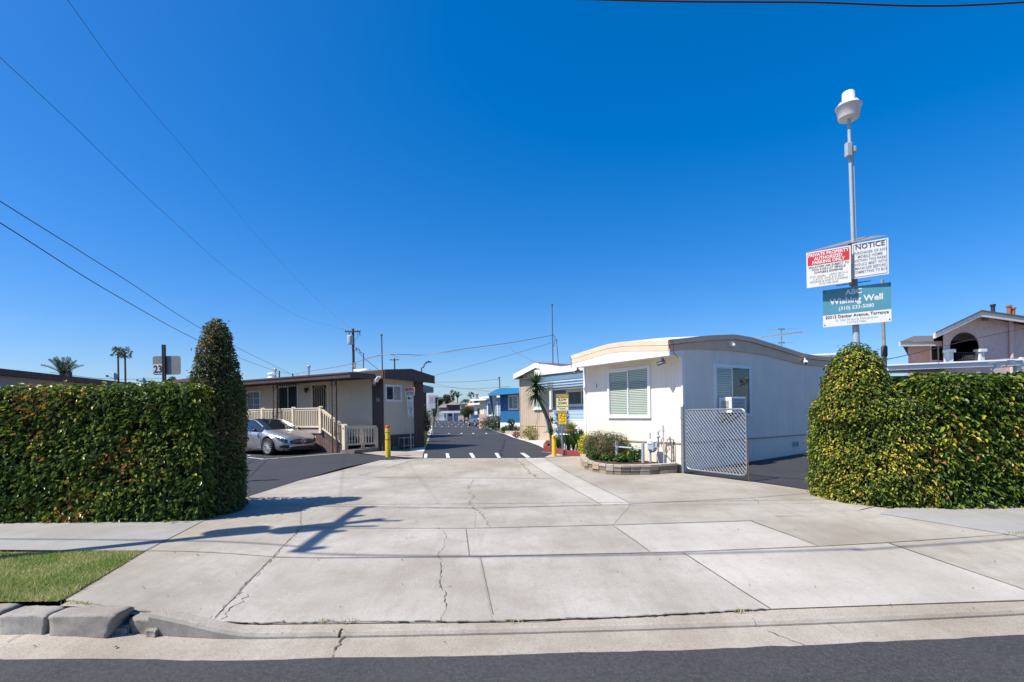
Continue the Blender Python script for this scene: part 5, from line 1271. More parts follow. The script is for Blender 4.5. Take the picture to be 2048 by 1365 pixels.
# ================================================================ BOLLARDS and small signs
def bollard(label, px, py, h, r=.075, red=True, mat=yellow):
    g = G(px, py); t = thing('bollard', label, 'bollard', tuple(g), group='yellow bollards at the lane mouth'); mb = MB()
    mb.lathe([(r, -.05), (r, h-.12)], (0, 0, 0), 18); mb.lathe([(r*.93, h-.12), (r*.93, h-.02), (r*.6, h), (.001, h+.005)], (0, 0, 0), 18); mb.build('post', mat, t)
    if red:
        mb = MB(); mb.lathe([(r*.97, h-.09), (r*.97, h-.02), (r*.63, h+.004), (.001, h+.009)], (0, 0, 0), 18); mb.build('red_cap', redp, t)
    return t
b1 = bollard('tall yellow bollard with a red cap in front of number 36', 776, 914, 1.13, .085)
mb = MB(); mb.lathe([(.0865, .66), (.0865, .72)], (0, 0, 0), 18); mb.lathe([(.096, .0), (.096, .66)], (0, 0, 0), 18); mb.build('sleeve', [yellow], b1)
mb = MB(); mb.lathe([(.0975, .60), (.0975, .64)], (0, 0, 0), 18); mb.lathe([(.0865, .86), (.0865, .89)], (0, 0, 0), 18); mb.build('tape_band', M('tape_brown', (.25, .15, .03)), b1)
bollard('yellow bollard with red mark beside the red planter', 1108.5, 913, .74, .078, False)
g = G(1108.5, 913); mb = MB(); mb.box(-.03, .03, -.095, -.08, .60, .70)
bp = bpy.data.objects['bollard.001']; mb.build('red_mark', redp, bp)
bollard('small yellow bollard beyond the corner of number 36', 850, 893.5, .72, .085, False)
g = G(850, 893)
p = W(991, 853.5, 48)
t = thing('marker_post', 'thin orange red marker post beside the lane near the pink block wall', 'marker post', (ray(991, 830)[0]*49, 49, 0)); mb = MB(); mb.lathe([(.09, 0), (.075, 1.55), (.001, 1.6)], (0, 0, 0), 12); mb.build('post', M('orange_red', (.75, .10, .04), .5), t)
mb = MB(); mb.lathe([(.2, 0), (.2, .04), (.08, .07)], (0, 0, 0), 12); mb.build('base', black, t)

def signpost(name, label, px, pyb, pole_top, dirv, dz=0):
    g = G(px, pyb, dz); t = thing(name, label, 'sign', (g.x, g.y, g.z-dz)); mb = MB(); mb.tube([(0, 0, 0), (-.02, 0, pole_top-g.z+dz)], .028, 8); mb.build('pole', galv, t); return t, g
t, g = signpost('sign_post', 'grey post with three stacked notice signs in front of number 36', 822, 900, 2.6, None)
d1 = Vector((.94, -.34)); k = g.y/1000.
def loc_on(g, px, py, fwd=.05): p = W(px, py, g.y-fwd); return p-Vector((g.x, g.y, g.z))
sign(t, 'trespassing_sign', loc_on(g, 819.8, 784), d1, .47, .34, [signw, signred, ink], [('NO TRESPASSING', .05, 0, .045, 0, .02, .40), ('CALIFORNIA', .055, 0, -.055, 2, .02, .36), ('PENAL CODE', .055, 0, -.125, 2, .02, .38)], None, lambda mb: mb.box(-.225, .225, -.0075, -.004, .03, .15, 1))
def cctv(mb):
    mb.box(-.10, .02, -.0075, -.004, .08, .14, 1); mb.prism([(-.12, .15), (-.06, .19), (-.01, .12), (-.07, .08)], -.0085, -.0075, 1, 'xz'); mb.tube([(.03, -.006, .06), (.06, -.006, .13), (.12, -.006, .15)], .012, 5, 1)
    for z in (-.05, -.09, -.13, -.17): mb.box(-.11, .11, -.0075, -.004, z, z+.012, 2)
sign(t, 'camera_sign', loc_on(g, 820.2, 802.5), d1, .30, .44, [signw, ink, inkg], [], None, cctv)
def kid(mb, c=(0, 0), m=1, s=1):
    x, z = c
    for a, b in (((0, .0), (.03, .07)), ((.03, .07), (-.04, .05)), ((.03, .07), (.08, .03)), ((0, 0), (-.05, -.05)), ((0, 0), (.04, -.04)), ((.04, -.04), (.03, -.09))):
        mb.bar((x+a[0]*s, -.006, z+a[1]*s), (x+b[0]*s, -.006, z+b[1]*s), .018*s, .004, m, up=(0, 1, 0))
    mb.lathe([(.001, -.0085), (.022*s, -.0085), (.022*s, -.004)], (x+.045*s, 0, z+.105*s), 10, m, axis='y')
def ex3(mb): border(.31, .44, 2, .008, .012)(mb); kid(mb, (0, .0), 1, 1.1)
sign(t, 'slow_sign', loc_on(g, 820.8, 824.2), d1, .31, .45, [signw, ink, M('ink_green', (.03, .12, .06))], [('SLOW', .05, 0, .13, 1, .01, .24), ('CHILDREN', .035, 0, -.15, 1, .01, .24), ('AT PLAY', .03, 0, -.20, 1, .01, .2)], None, ex3)
t, g = signpost('sign_post', 'grey post with yellow caution slow down and children signs in the red planter', 1125, 904, 1.9, None, .15)
def exc(mb): border(.44, .58, 2, .008, .01)(mb); mb.box(-.205, .205, -.0075, -.004, .165, .275, 2)
def exk(mb): kid(mb, (-.06, .02), 2, .95); kid(mb, (.05, .0), 2, .95); mb.box(-.12, .12, -.0075, -.004, .14, .2, 2)
sign(t, 'caution_sign', loc_on(g, 1124.4, 797), d1, .44, .58, [signcream, signyel, ink], [('CAUTION', .075, 0, .185, 1, .03, .38), ('SLOW', .085, 0, .06, 2, .03, .30), ('DOWN', .085, 0, -.06, 2, .03, .30), ('PEDESTRIAN', .05, 0, -.155, 2, .015, .36), ('TRAFFIC', .045, 0, -.235, 2, .015, .26)], 'cream and yellow caution slow down sign', exc)
sign(t, 'children_sign', loc_on(g, 1124.6, 827.5), d1, .27, .42, [signyel, signyel, ink], [('SLOW', .05, 0, .145, 1, .02, .2), ('CHILDREN', .04, 0, -.135, 2, .01, .23), ('AT PLAY', .035, 0, -.19, 2, .01, .2)], 'yellow children at play sign', exk)
# number 23 sign behind the left hedge
x23 = ray(328, 740)[0]*12.; t = thing('sign_post', 'back of two grey signs on a metal post with a white number 23 sticker', 'sign', (x23, 12, -.15))
mb = MB(); mb.box(-.03, -.008, -.03, .03, 0, 3.42, 0); mb.box(.008, .035, -.03, .03, 0, 3.42, 0); mb.box(-.008, .008, 0, .03, 0, 3.42, 0); mb.build('post', M('dark_steel', (.05, .045, .045), .6, metal=.3), t)
def rrect(mb, x0, x1, z0, z1, y0, y1, c, m=0):
    pts = []
    for cx, cz, a0 in ((x1-c, z1-c, 0), (x0+c, z1-c, 90), (x0+c, z0+c, 180), (x1-c, z0+c, 270)): pts += [(cx+c*math.cos(R(a0+i*22.5)), cz+c*math.sin(R(a0+i*22.5))) for i in range(5)]
    mb.prism(pts, y0, y1, m, 'xz')
zc = W(328, 731, 12).z+.15
mb = MB(); rrect(mb, -.29, .38, zc-.225, zc+.225, .031, .037, .05); mb.build('sign_panel', M('alu_sign', (.24, .24, .23), .55, .1, metal=.3), t)
mb = MB(); mb.box(-.28, -.045, .024, .030, zc-.20, zc+.03, 0); t2 = mb.build('number_plate', signw, t); m2 = MB(); text(m2, '23', -.162, zc-.17, .17, .021, 0, .03, maxw=.2); m2.build('lettering', ink, t, recalc=False)

# ================================================================ PLANTING by the lane
random.seed(33)
RP = thing('raised_bed', 'low dark red raised bed wall around the caution sign', 'planter')
redbed = M('red_bed', (.30, .05, .055), .6, .15); pts_ = gp([(1089, 896), (1090, 901), (1134, 912.5), (1169, 913)]); mb = MB()
for a, b in zip(pts_, pts_[1:]): mb.bar((*a, zg(*a)+.09), (*b, zg(*b)+.09), .1, .2)
mb.build('bed_wall', redbed, RP, bevel=.01)
bk = [Vector((2.5, 17.2)), Vector((1.5, 20))]; mb = MB(); mb.add([(*p_, .13) for p_ in pts_]+[(p_.x, p_.y, .13) for p_ in bk], [tuple(range(len(pts_)+2))]); mb.build('soil', soil, RP)
def strap_plant(label, c, h, n, mat, w_=.075, group=None, name='strap_leaf_plant', cat='plant'):
    t = thing(name, label, cat, c, group=group); vs, fs = [], []
    for i in range(n):
        a = random.uniform(0, 6.28); ln = h*random.uniform(.7, 1.15); out = random.uniform(.1, .6); k = 6; pr = None; o = len(vs)
        for j in range(k+1):
            f = j/k; r_ = out*ln*f**1.4*.9; z = ln*(f-.42*out*f*f); ww = w_*(1-f**2)*.5+.001; sx_, sy_ = -math.sin(a)*ww, math.cos(a)*ww
            vs += [Vector((r_*math.cos(a)+sx_, r_*math.sin(a)+sy_, z)), Vector((r_*math.cos(a)-sx_, r_*math.sin(a)-sy_, z))]
        fs += [(o+2*j, o+2*j+1, o+2*j+3, o+2*j+2) for j in range(k)]
    leafobj('foliage', vs, fs, mat, t); return t
for px, Yp, h, lab in ((1157, 17.1, .85, 'tall strap leaved plant at the right of the red bed'), (1146, 17.6, .8, 'strap leaved plant just right of the caution sign post'), (1136, 18.1, .75, 'strap leaved plant at the back of the red bed'), (1115, 18.6, .5, 'thin strap leaved plant behind the right yellow bollard'), (1165, 17.5, .9, 'strap leaved plant against the corner of number 1')):
    x, y = ray(px, 850)[0]*Yp, Yp; strap_plant(lab, (x, y, .12), h, 80, grn1, group='strap leaved plants in the red bed')
for px, py, fm, lab in ((1097, 897, pinkf, 'pink flowers at the left end of the red bed'), (1101, 902, pinkf, 'pink flowers beside the yellow bollard in the red bed'), (1134, 905, whif, 'white flowers right of the caution sign post'), (1122, 903, redf, 'deep red flowers at the foot of the caution sign'), (1117, 901, whif, 'small white flowers between bollard and caution sign')):
    x, y, z = at(px, py); shrub('flower_plant', lab, 'flowers', (x, y, .12), (.17, .15, .12), 200, .05, grn1, 'flowers in the red bed', .6, False, (fm, 22, .035))
x, y, z = at(1140, 895); TB = thing('garden_table', 'small white table carrying the hanging basket plant', 'table', (ray(1141, 850)[0]*18.3, 18.3, .0)); mb = MB(); mb.lathe([(.001, .69), (.40, .69), (.40, .72), (.001, .72)], (0, 0, 0), 24); mb.build('table_top', white, TB)
mb = MB(); [mb.tube([(.3*math.cos(a), .3*math.sin(a), 0), (.22*math.cos(a), .22*math.sin(a), .69)], .018, 6) for a in (.5, 2.1, 3.6, 5.2)]; mb.build('leg', white, TB)
hb = W(1141, 868, 18.3); PT = thing('plant_basket', 'grassy plant in a brown coir bowl on the white table', 'potted plant', (TB.location.x, TB.location.y, .72))
mb = MB(); mb.lathe([(.08, 0), (.20, .06), (.26, .17), (.24, .17), (.001, .15)], (0, 0, 0), 18); mb.build('bowl', M('coir', (.22, .10, .05), .9, .4, 25, bmp=.6), PT)
vs, fs = [], []
for i in range(260):
    a = random.uniform(0, 6.28); ln = random.uniform(.25, .45); o_ = random.uniform(.1, .8); x0_, y0_ = random.uniform(-.12, .12), random.uniform(-.12, .12); o = len(vs)
    vs += [Vector((x0_-.006, y0_, .15)), Vector((x0_+.006, y0_, .15)), Vector((x0_+o_*ln*math.cos(a), y0_+o_*ln*math.sin(a), .15+ln*(1-.5*o_)))]; fs.append((o, o+1, o+2))
leafobj('foliage', vs, fs, leafmat('grass_tuft', [(0, (.16, .20, .05)), (.5, (.26, .28, .08))], .6, .3, .3), PT)
# yucca tree
yb = G(1107, 905); yb = Vector((ray(1107, 905)[0]*19., 19., 0)); YC = thing('yucca_tree', 'leaning yucca tree with a spiky crown in front of the beige home', 'yucca', (yb.x, yb.y, 0))
Yd = yb.y; tr = [(1106, 884), (1103, 868), (1099, 848), (1090, 826), (1080, 804), (1074, 790), (1072, 777)]
mb = MB(); P_ = [Vector((0, 0, -.05))]+[W(px, py, Yd)-Vector((yb.x, yb.y, 0)) for px, py in tr]; mb.tube(P_, [.13, .12, .085, .075, .07, .06, .055, .05], 9); mb.build('trunk', bark, YC)
def spiky(vs, fs, c, n, L_, w_, droop=.3, zmin=-.7):
    for i in range(n):
        while True:
            d = rv()
            if d.z > zmin: break
        s_ = d.cross(Vector((0, 0, 1))); s_ = s_.normalized() if s_.length > .05 else Vector((1, 0, 0)); l = L_*random.uniform(.75, 1.1); o = len(vs)
        for f, ww in ((0, .5), (.35, 1), (.7, .6), (1, .02)):
            p_ = c+d*l*f+Vector((0, 0, -droop*l*f*f)); vs += [p_+s_*w_*ww, p_-s_*w_*ww]
        fs += [(o+2*j, o+2*j+1, o+2*j+3, o+2*j+2) for j in range(3)]
yum = leafmat('yucca_leaf', [(0, (.03, .09, .02)), (.5, (.05, .13, .03)), (.85, (.10, .16, .05))], .45, .15, .4)
vs, fs = [], []; spiky(vs, fs, P_[-1]+Vector((0, 0, .18)), 190, .62, .022, .1); spiky(vs, fs, P_[-1]+Vector((-.02, 0, -.22)), 120, .62, .022, .3, -.9); spiky(vs, fs, W(1103, 862, Yd)-Vector((yb.x, yb.y, 0)), 60, .45, .02, .2, -.2); spiky(vs, fs, W(1104, 845, Yd)-Vector((yb.x, yb.y, 0)), 40, .35, .02, .2, -.2)
leafobj('crown', vs, fs, yum, YC)
for px, py, r_, n, m_, fl, lab, nm in (
    (1068, 881, (.85, .5, .42), 1500, leafmat('yellow_green', [(0, (.28, .28, .05)), (.35, (.16, .2, .04)), (.6, (.42, .36, .08)), (.85, (.10, .17, .03))], .6, .3, .3), (yelf, 60, .05), 'wide yellow flowering shrub in front of the beige home', 'flowering_shrub'),
    (1076, 868, (.45, .4, .35), 600, grn1, (orf, 6, .06), 'green shrub behind the yellow flowering shrub', 'bushy_shrub'),
    (1050, 873, (.25, .25, .42), 350, grn2, (orf, 30, .07), 'pot plant with orange flowers left of the yellow shrub', 'flower_plant'),
    (1057, 864, (.2, .2, .5), 260, grn2, (pinkf, 18, .06), 'tall pink flowers by the beige wall', 'flower_plant'),
    (1033, 877, (.28, .25, .22), 240, grn2, (redf, 40, .05), 'low red flowers at the lane edge', 'flower_plant'),
    (1022, 866, (.8, .5, .32), 900, grn2, (purf, 70, .06), 'lilac and green plants in front of the blue home', 'flowering_shrub'),
    (1012, 867, (.5, .4, .28), 500, grn1, (pinkf, 5, .05), 'green plant at the corner of the blue home', 'bushy_shrub'),
    (991, 861, (1.5, .8, .72), 2600, grn2, (redf, 20, .07), 'broad green shrub in front of the grey blue home', 'bushy_shrub'),
    (998, 855, (1.0, .8, 1.0), 2000, leafmat('red_green', [(0, (.06, .08, .02)), (.4, (.12, .09, .03)), (.7, (.16, .15, .05))], .6, .2, .3), (pinkf, 8, .07), 'reddish green shrub beside the blue home', 'bushy_shrub'),
    (1073, 890, (.5, .3, .16), 0, grn1, None, '', '')):
    if not n: continue
    x, y, z = at(px, py); shrub(nm, lab, 'shrub' if 'shrub' in nm else 'flowers', (x, y, 0), r_, n, .06 if y < 30 else .11, m_, None, .5, True, fl)
x, y, z = at(1024, 869); WP = thing('planter_edge', 'pale timber edging board around the lilac plants', 'planter', (x-.5, y, 0), R(-35)); mb = MB(); mb.box(0, 2.2, 0, .1, 0, .25); mb.build('edge_board', M('pale_board', (.45, .40, .34), .8), WP)
x, y, z = at(1025, 852); 
PO = thing('flower_pot', 'dark pot with small plant on the white skirt of the blue home', 'potted plant', tuple(W(1022.5, 851, 36)-Vector((0, 0, .2)))); mb = MB(); mb.lathe([(.12, -.55), (.12, -.02), (.17, 0), (.2, .3), (.18, .3), (.001, .28)], (0, 0, 0), 12); mb.build('pot', black, PO); vs, fs = leaves(ell_samples(200, (0, 0, .45), (.3, .3, .2), .6), .12, .06); leafobj('foliage', vs, fs, grn2, PO)
x, y, z = at(1049, 879); PO = thing('flower_pot', 'dark brown pot under the orange flowers', 'pot', (x, y, 0)); mb = MB(); mb.lathe([(.12, 0), (.18, .32), (.16, .32), (.001, .3)], (0, 0, 0), 12); mb.build('pot', brownp, PO)
# left side of lane, beyond number 36
O, a8 = Vector((-7.35, 31.0)), R(-30)
H8 = thing('mobile_home', 'grey brown mobile home just beyond number 36 on the left of the lane', 'mobile home', (O.x-13*.866, O.y+13*.5, 0), a8)
mb = MB(); mb.box(0, 12.6, 0, 3.2, 0, 3.0); mb.build('wall', M('pale_wall', (.55, .53, .50), .6, .05, grooves=.3), H8)
mb = MB(); mb.prism([(-.6, 2.98), (3.7, 2.98), (3.7, 3.35), (1.6, 3.62), (-.6, 3.35)], -.3, 13.2, 0, 'yz'); mb.build('roof', M('taupe_roof', (.26, .23, .22), .7), H8)
mb = MB(); mb.box(12.6, 12.9, 2.9, 3.3, 0, 3.0); mb.build('post', brownp, H8)
H9 = thing('mobile_home', 'low white mobile home far down the left of the lane', 'mobile home', (-24, 60.0, 0), a8)
mb = MB(); mb.box(0, 13.5, 0, 3.2, 0, 2.8); mb.build('wall', M('far_white', (.55, .56, .58), .6), H9); mb = MB(); mb.prism([(-.4, 2.78), (3.6, 2.78), (3.6, 3.0), (1.6, 3.3), (-.4, 3.0)], -.3, 14, 0, 'yz'); mb.build('roof', MATS['taupe_roof'], H9)
sgp = W(864, 812, 38); SG = thing('notice_board', 'pale notice board with red drawing on a post left of the lane', 'sign', (sgp.x, 38, 0))
mb = MB(); mb.box(-.03, .03, -.03, .03, 0, 2.0); mb.build('post', greypaint, SG)
mb = MB(); mb.box(-.26, .26, -.08, -.052, 1.95, 3.0, 0); mb.box(-.22, .22, -.09, -.08, 2.4, 2.92, 1); mb.box(-.12, .08, -.094, -.09, 2.5, 2.8, 2); mb.build('board', [M('pale_sign', (.50, .55, .66), .5), M('pinkish', (.50, .44, .52), .6), M('rose', (.50, .28, .34), .6)], SG)
for i, (px, py, r_, n, lab) in enumerate(((851, 884, (.45, .5, 1.15), 1100, 'tall dark climbing plant at the corner beyond number 36'), (857, 868, (.55, .8, .95), 700, 'dark shrub beside the lane past number 36'), (853, 890, (.3, .3, .35), 260, 'small flowering plant behind the far yellow bollard'), (870, 850, (1.2, 1.5, 1.6), 900, 'green bush behind the pale notice board'))):
    x, y, z = at(px, py); shrub('bushy_shrub', lab, 'shrub', (x-.15, y, 0), r_, n, .09, dkg if i < 2 else grn2, None, .5, True, (pinkf, 12, .07) if i < 3 else None)
p = at(870, 846); mb = MB(); mb.box(-1.3, 1.3, -.9, .9, 0, 1.0)
DB = thing('dumpster', 'low dark blue grey bin at the left edge of the far lane', 'bin', (p[0]-1.5, 70, 0)); mb.build('body', M('bin_grey', (.07, .09, .13), .6), DB); mb = MB(); mb.box(-1.35, 1.35, -.95, .95, 1.0, 1.08); mb.build('lid', M('bin_lid', (.03, .04, .06), .6), DB)

# ================================================================ FAR BACKGROUND
def fbox(mb, px0, px1, py0, py1, Y, dep, m=0, zb=None):
    a = W(px0, py0, Y); b = W(px1, py1, Y); mb.box(a.x, b.x, Y, Y+dep, b.z if zb is None else zb, a.z, m)
FC = thing('carport_building', 'low pale grey building with white flat roof closing the end of the lane', 'building')
mb = MB(); fbox(mb, 874, 918, 824.5, 842, 118, 6, 0, 0); mb.build('wall', M('far_grey', (.42, .45, .50), .7), FC)
mb = MB(); fbox(mb, 882, 920, 822.5, 826.5, 117, 8); mb.build('roof', M('far_roof_white', (.62, .65, .70), .6), FC)
mb = MB(); fbox(mb, 897, 903, 828.5, 833, 117.8, .1); mb.build('window', ink, FC); mb = MB(); fbox(mb, 904, 906, 829, 840.5, 117.8, .1, 0); mb.build('door', M('far_door', (.1, .12, .16)), FC)
mb = MB(); [fbox(mb, x, x+1.2, 826.5, 842, 116.9, .3, 0, 0) for x in (886, 893, 905.5)]; mb.build('post', white, FC)
GF = thing('metal_fence', 'pale picket fence in front of the far grey building', 'fence'); mb = MB()
for i in range(26): fbox(mb, 868+i*.8, 868.4+i*.8, 830, 842, 112, .08, 0, 0)
fbox(mb, 868, 889, 830, 830.5, 111.9, .1); fbox(mb, 868, 889, 840, 840.6, 111.9, .1, 0); mb.build('fence_panel', white, GF)
BH = thing('dark_house', 'two-storey dark brown house with grey hipped roof beyond the lane', 'house')
mb = MB(); fbox(mb, 893, 920, 809, 826, 150, 12, 0, 0); mb.build('wall', M('dark_brown_wall', (.07, .045, .045), .8), BH)
a = W(890, 810, 149); b = W(921, 810, 149); c = W(905, 804, 154); c2 = W(908, 804, 158)
mb = MB(); mb.add([a, b, b+Vector((0, 13, 0)), a+Vector((0, 13, 0)), c, c2], [(0, 1, 5, 4), (1, 2, 5), (2, 3, 4, 5), (3, 0, 4), (3, 2, 1, 0)]); mb.build('roof', M('far_shingle', (.20, .18, .175), .9), BH)
mb = MB(); fbox(mb, 897, 907, 817, 822, 149.8, .1); mb.build('window', ink, BH)
BH2 = thing('grey_house', 'low grey roofed house left of the dark brown house', 'house'); mb = MB(); fbox(mb, 876, 893, 815, 826, 155, 10, 0, 0); mb.build('wall', M('mauve_wall', (.22, .17, .18), .8), BH2)
mb = MB(); a = W(875, 815.5, 154); b = W(893.4, 815.5, 154); mb.add([a, b, b+Vector((-.3, 5, 1.0)), a+Vector((.6, 5, 1.0)), b+Vector((0, 11, 0)), a+Vector((0, 11, 0))], [(0, 1, 2, 3), (3, 2, 4, 5)]); mb.build('roof', MATS['far_shingle'], BH2)
BH3 = thing('tiled_house', 'far house with reddish tiled roof above the green tree', 'house'); mb = MB(); fbox(mb, 930, 948, 812, 826, 130, 8, 0, 0); mb.build('wall', M('buff_wall', (.45, .38, .30), .8), BH3)
mb = MB(); a = W(929, 813, 129); b = W(949, 813, 129); mb.add([a, b, b+Vector((-.4, 5, 1.0)), a+Vector((.8, 5, 1.0)), b+Vector((0, 10, 0)), a+Vector((0, 10, 0))], [(0, 1, 2, 3), (3, 2, 4, 5)]); mb.build('roof', terracotta, BH3)
GH = thing('grey_house', 'pale blue grey house right of the dark brown house', 'house'); mb = MB(); fbox(mb, 920, 930, 810, 826, 140, 8, 0, 0); mb.build('wall', M('pale_bluegrey', (.33, .36, .40), .8), GH); mb = MB(); fbox(mb, 919, 931, 808, 810, 139.5, 9); mb.build('roof', MATS['far_shingle'], GH)
p = W(922, 842, 105); RC = thing('striped_barrier', 'small red and white checked barrier at the end of the lane', 'barrier', (p.x, 105, 0)); mb = MB()
for i in range(7):
    for j in range(5): mb.box(-.6+i*.17, -.43+i*.17, -.03, .03, .3+j*.17, .47+j*.17, (i+j) % 2)
mb.build('board', [white, redp], RC); mb = MB(); mb.box(-.5, -.4, -.04, .04, 0, .3); mb.box(.4, .5, -.04, .04, 0, .3); mb.build('leg', white, RC)
# trees
def tree(name, label, px, pyb, pyt, Y, wpx, mat, n=1400, L_=None, group=None, trunk_r=.15):
    k = Y/F; p = W(px, pyb, Y); h = (pyb-pyt)*k; w_ = wpx*k/2; L_ = L_ or max(.12, 1.1*k)
    t = thing(name, label, 'tree', (p.x, Y, 0), group=group); zb = p.z; S = []
    random.seed(hash(label) % 1000 if False else int(px*7+Y))
    nb = 7
    for i in range(nb):
        c = (random.uniform(-.5, .5)*w_, random.uniform(-.5, .5)*w_, zb+h*random.uniform(.3, .75)); r_ = (w_*random.uniform(.4, .65), w_*.6, h*random.uniform(.22, .36))
        S += ell_samples(n//nb, c, r_, .6)
    vs, fs = leaves(S, L_, L_*.55, 1, 0); leafobj('crown', vs, fs, mat, t)
    mb = MB(); mb.tube([(0, 0, -.1), (.1, 0, zb+h*.25), (0, .1, zb+h*.6)], [trunk_r, trunk_r*.8, trunk_r*.3], 7)
    for a in (.5, 2.5, 4.4): mb.tube([(.1, 0, zb+h*.2), (w_*.5*math.cos(a), w_*.5*math.sin(a), zb+h*.65)], [trunk_r*.6, trunk_r*.15], 5)
    mb.build('trunk', bark, t); return t
tree('green_tree', 'round green tree over the lane left of the small white home', 936, 836, 813, 72, 30, grn2, 3600, .16)
tree('green_tree', 'small clipped green tree beside the red and white barrier', 928, 838, 815, 80, 14, grn2, 1500, .16)
tree('leafy_tree', 'dark round tree behind the far houses, nearest the left home', 876, 822, 794, 190, 34, dkg, 2200, .55)
tree('leafy_tree', 'dull purplish tree left of the tall far palm', 893, 814, 789, 200, 24, leafmat('plum_leaf', [(0, (.05, .05, .045)), (.5, (.075, .07, .06))], .7, .1, .2), 1500, .55)
tree('leafy_tree', 'dark bush right of the lone far palm below the far pole', 955, 808, 797, 150, 14, dkg, 900, .4)
tree('leafy_tree', 'thin pale tree between the two far palms', 930, 808, 798, 210, 22, leafmat('pale_tree', [(0, (.13, .12, .11)), (.5, (.16, .15, .14))], .8, .1, .2), 400, .35)
tree('leafy_tree', 'low green tree left of the far lane behind the pale notice board', 868, 840, 806, 95, 16, grn1, 1300, .25)
tree('leafy_tree', 'small grey green tree top right of the number 23 sign', 345, 775, 752, 60, 19, grn2, 900, .18)
def palm(label, px, pyc, Y, rpx, fan=True, pybase=None, lean=0, feather=False, skirt=False):
    k = Y/F; c = W(px, pyc, Y); r_ = rpx*k; t = thing('palm_tree', label, 'palm', (c.x, Y, 0)); random.seed(int(px*3))
    top = Vector((lean, 0, c.z)); vs, fs = [], []
    if not feather:
        for i in range(46 if not skirt else 80):
            d = rv(); 
            if d.z < -.55: d.z = -d.z*.5
            if skirt and i > 40: d = Vector((d.x*.5, d.y*.5, -1))
            d.normalize(); e = top+d*r_*random.uniform(.55, .8); 
            if skirt and i > 40: e = top+Vector((d.x*r_*.7, d.y*r_*.7, -random.uniform(.3, 1.9)*r_))
            n_ = d; e1 = n_.orthogonal().normalized(); e2 = n_.cross(e1)
            for j in range(11):
                a = -1.6+3.2*j/10; u = (n_*math.cos(a)*.8+(e1 if i % 2 else e2)*math.sin(a)).normalized(); s_ = u.cross(n_).normalized() if u.cross(n_).length > .1 else e1
                tip = e+u*r_*.42+Vector((0, 0, -.08*r_)); o = len(vs); vs += [e-s_*.01*r_, e+u*r_*.2+s_*.03*r_, tip, e+u*r_*.2-s_*.03*r_]; fs.append((o, o+1, o+2, o+3))
    else:
        for i in range(18):
            a = i*6.283/18+random.uniform(-.15, .15); el = random.uniform(.6, 1.4); pv = None
            for s_ in range(16):
                f = s_/15; p_ = top+Vector((math.cos(a)*math.cos(el), math.sin(a)*math.cos(el), math.sin(el)))*r_*1.15*f+Vector((0, 0, -r_*.5*f*f*(1.0-math.sin(el)*.5)))
                sd_ = Vector((-math.sin(a), math.cos(a), 0)); ln = r_*.26*(1-.5*f)
                for sg in (1, -1):
                    o = len(vs); q = p_+sd_*sg*ln*.8+Vector((0, 0, -ln*.6)); vs += [p_, p_+Vector((0, 0, .03*r_)), q+Vector((math.cos(a)*.05*r_, math.sin(a)*.05*r_, 0)), q]; fs.append((o, o+1, o+2, o+3))
    leafobj('crown', vs, fs, MATS.get('palm_leaf') or leafmat('palm_leaf', [(0, (.05, .075, .03)), (.4, (.08, .11, .04)), (.75, (.15, .13, .07)), (.9, (.05, .06, .03))], .6, .15, .3), t)
    mb = MB(); mb.tube([(0, 0, 0), (lean*.4, 0, c.z*.5), (lean, 0, c.z+.1)], [.17*k*8, .14*k*8, .12*k*8] if Y > 100 else [.2, .17, .15], 8); mb.build('trunk', bark, t); return t
palm('fan palm of the pair behind the left hedge, left one', 236, 706, 95, 14)
palm('fan palm of the pair behind the left hedge, right one', 250, 708, 95, 15)
palm('feathery bushy palm top above the long brown roof on the left', 127, 745, 50, 36, feather=True)
palm('tall shaggy fan palm at the end of the lane', 906, 786, 180, 7, skirt=True)
palm('thin feathery palm right of the shaggy palm', 915, 794, 175, 12, feather=True)
palm('lone round fan palm above the far red tiled roof', 942, 791, 160, 7.5)

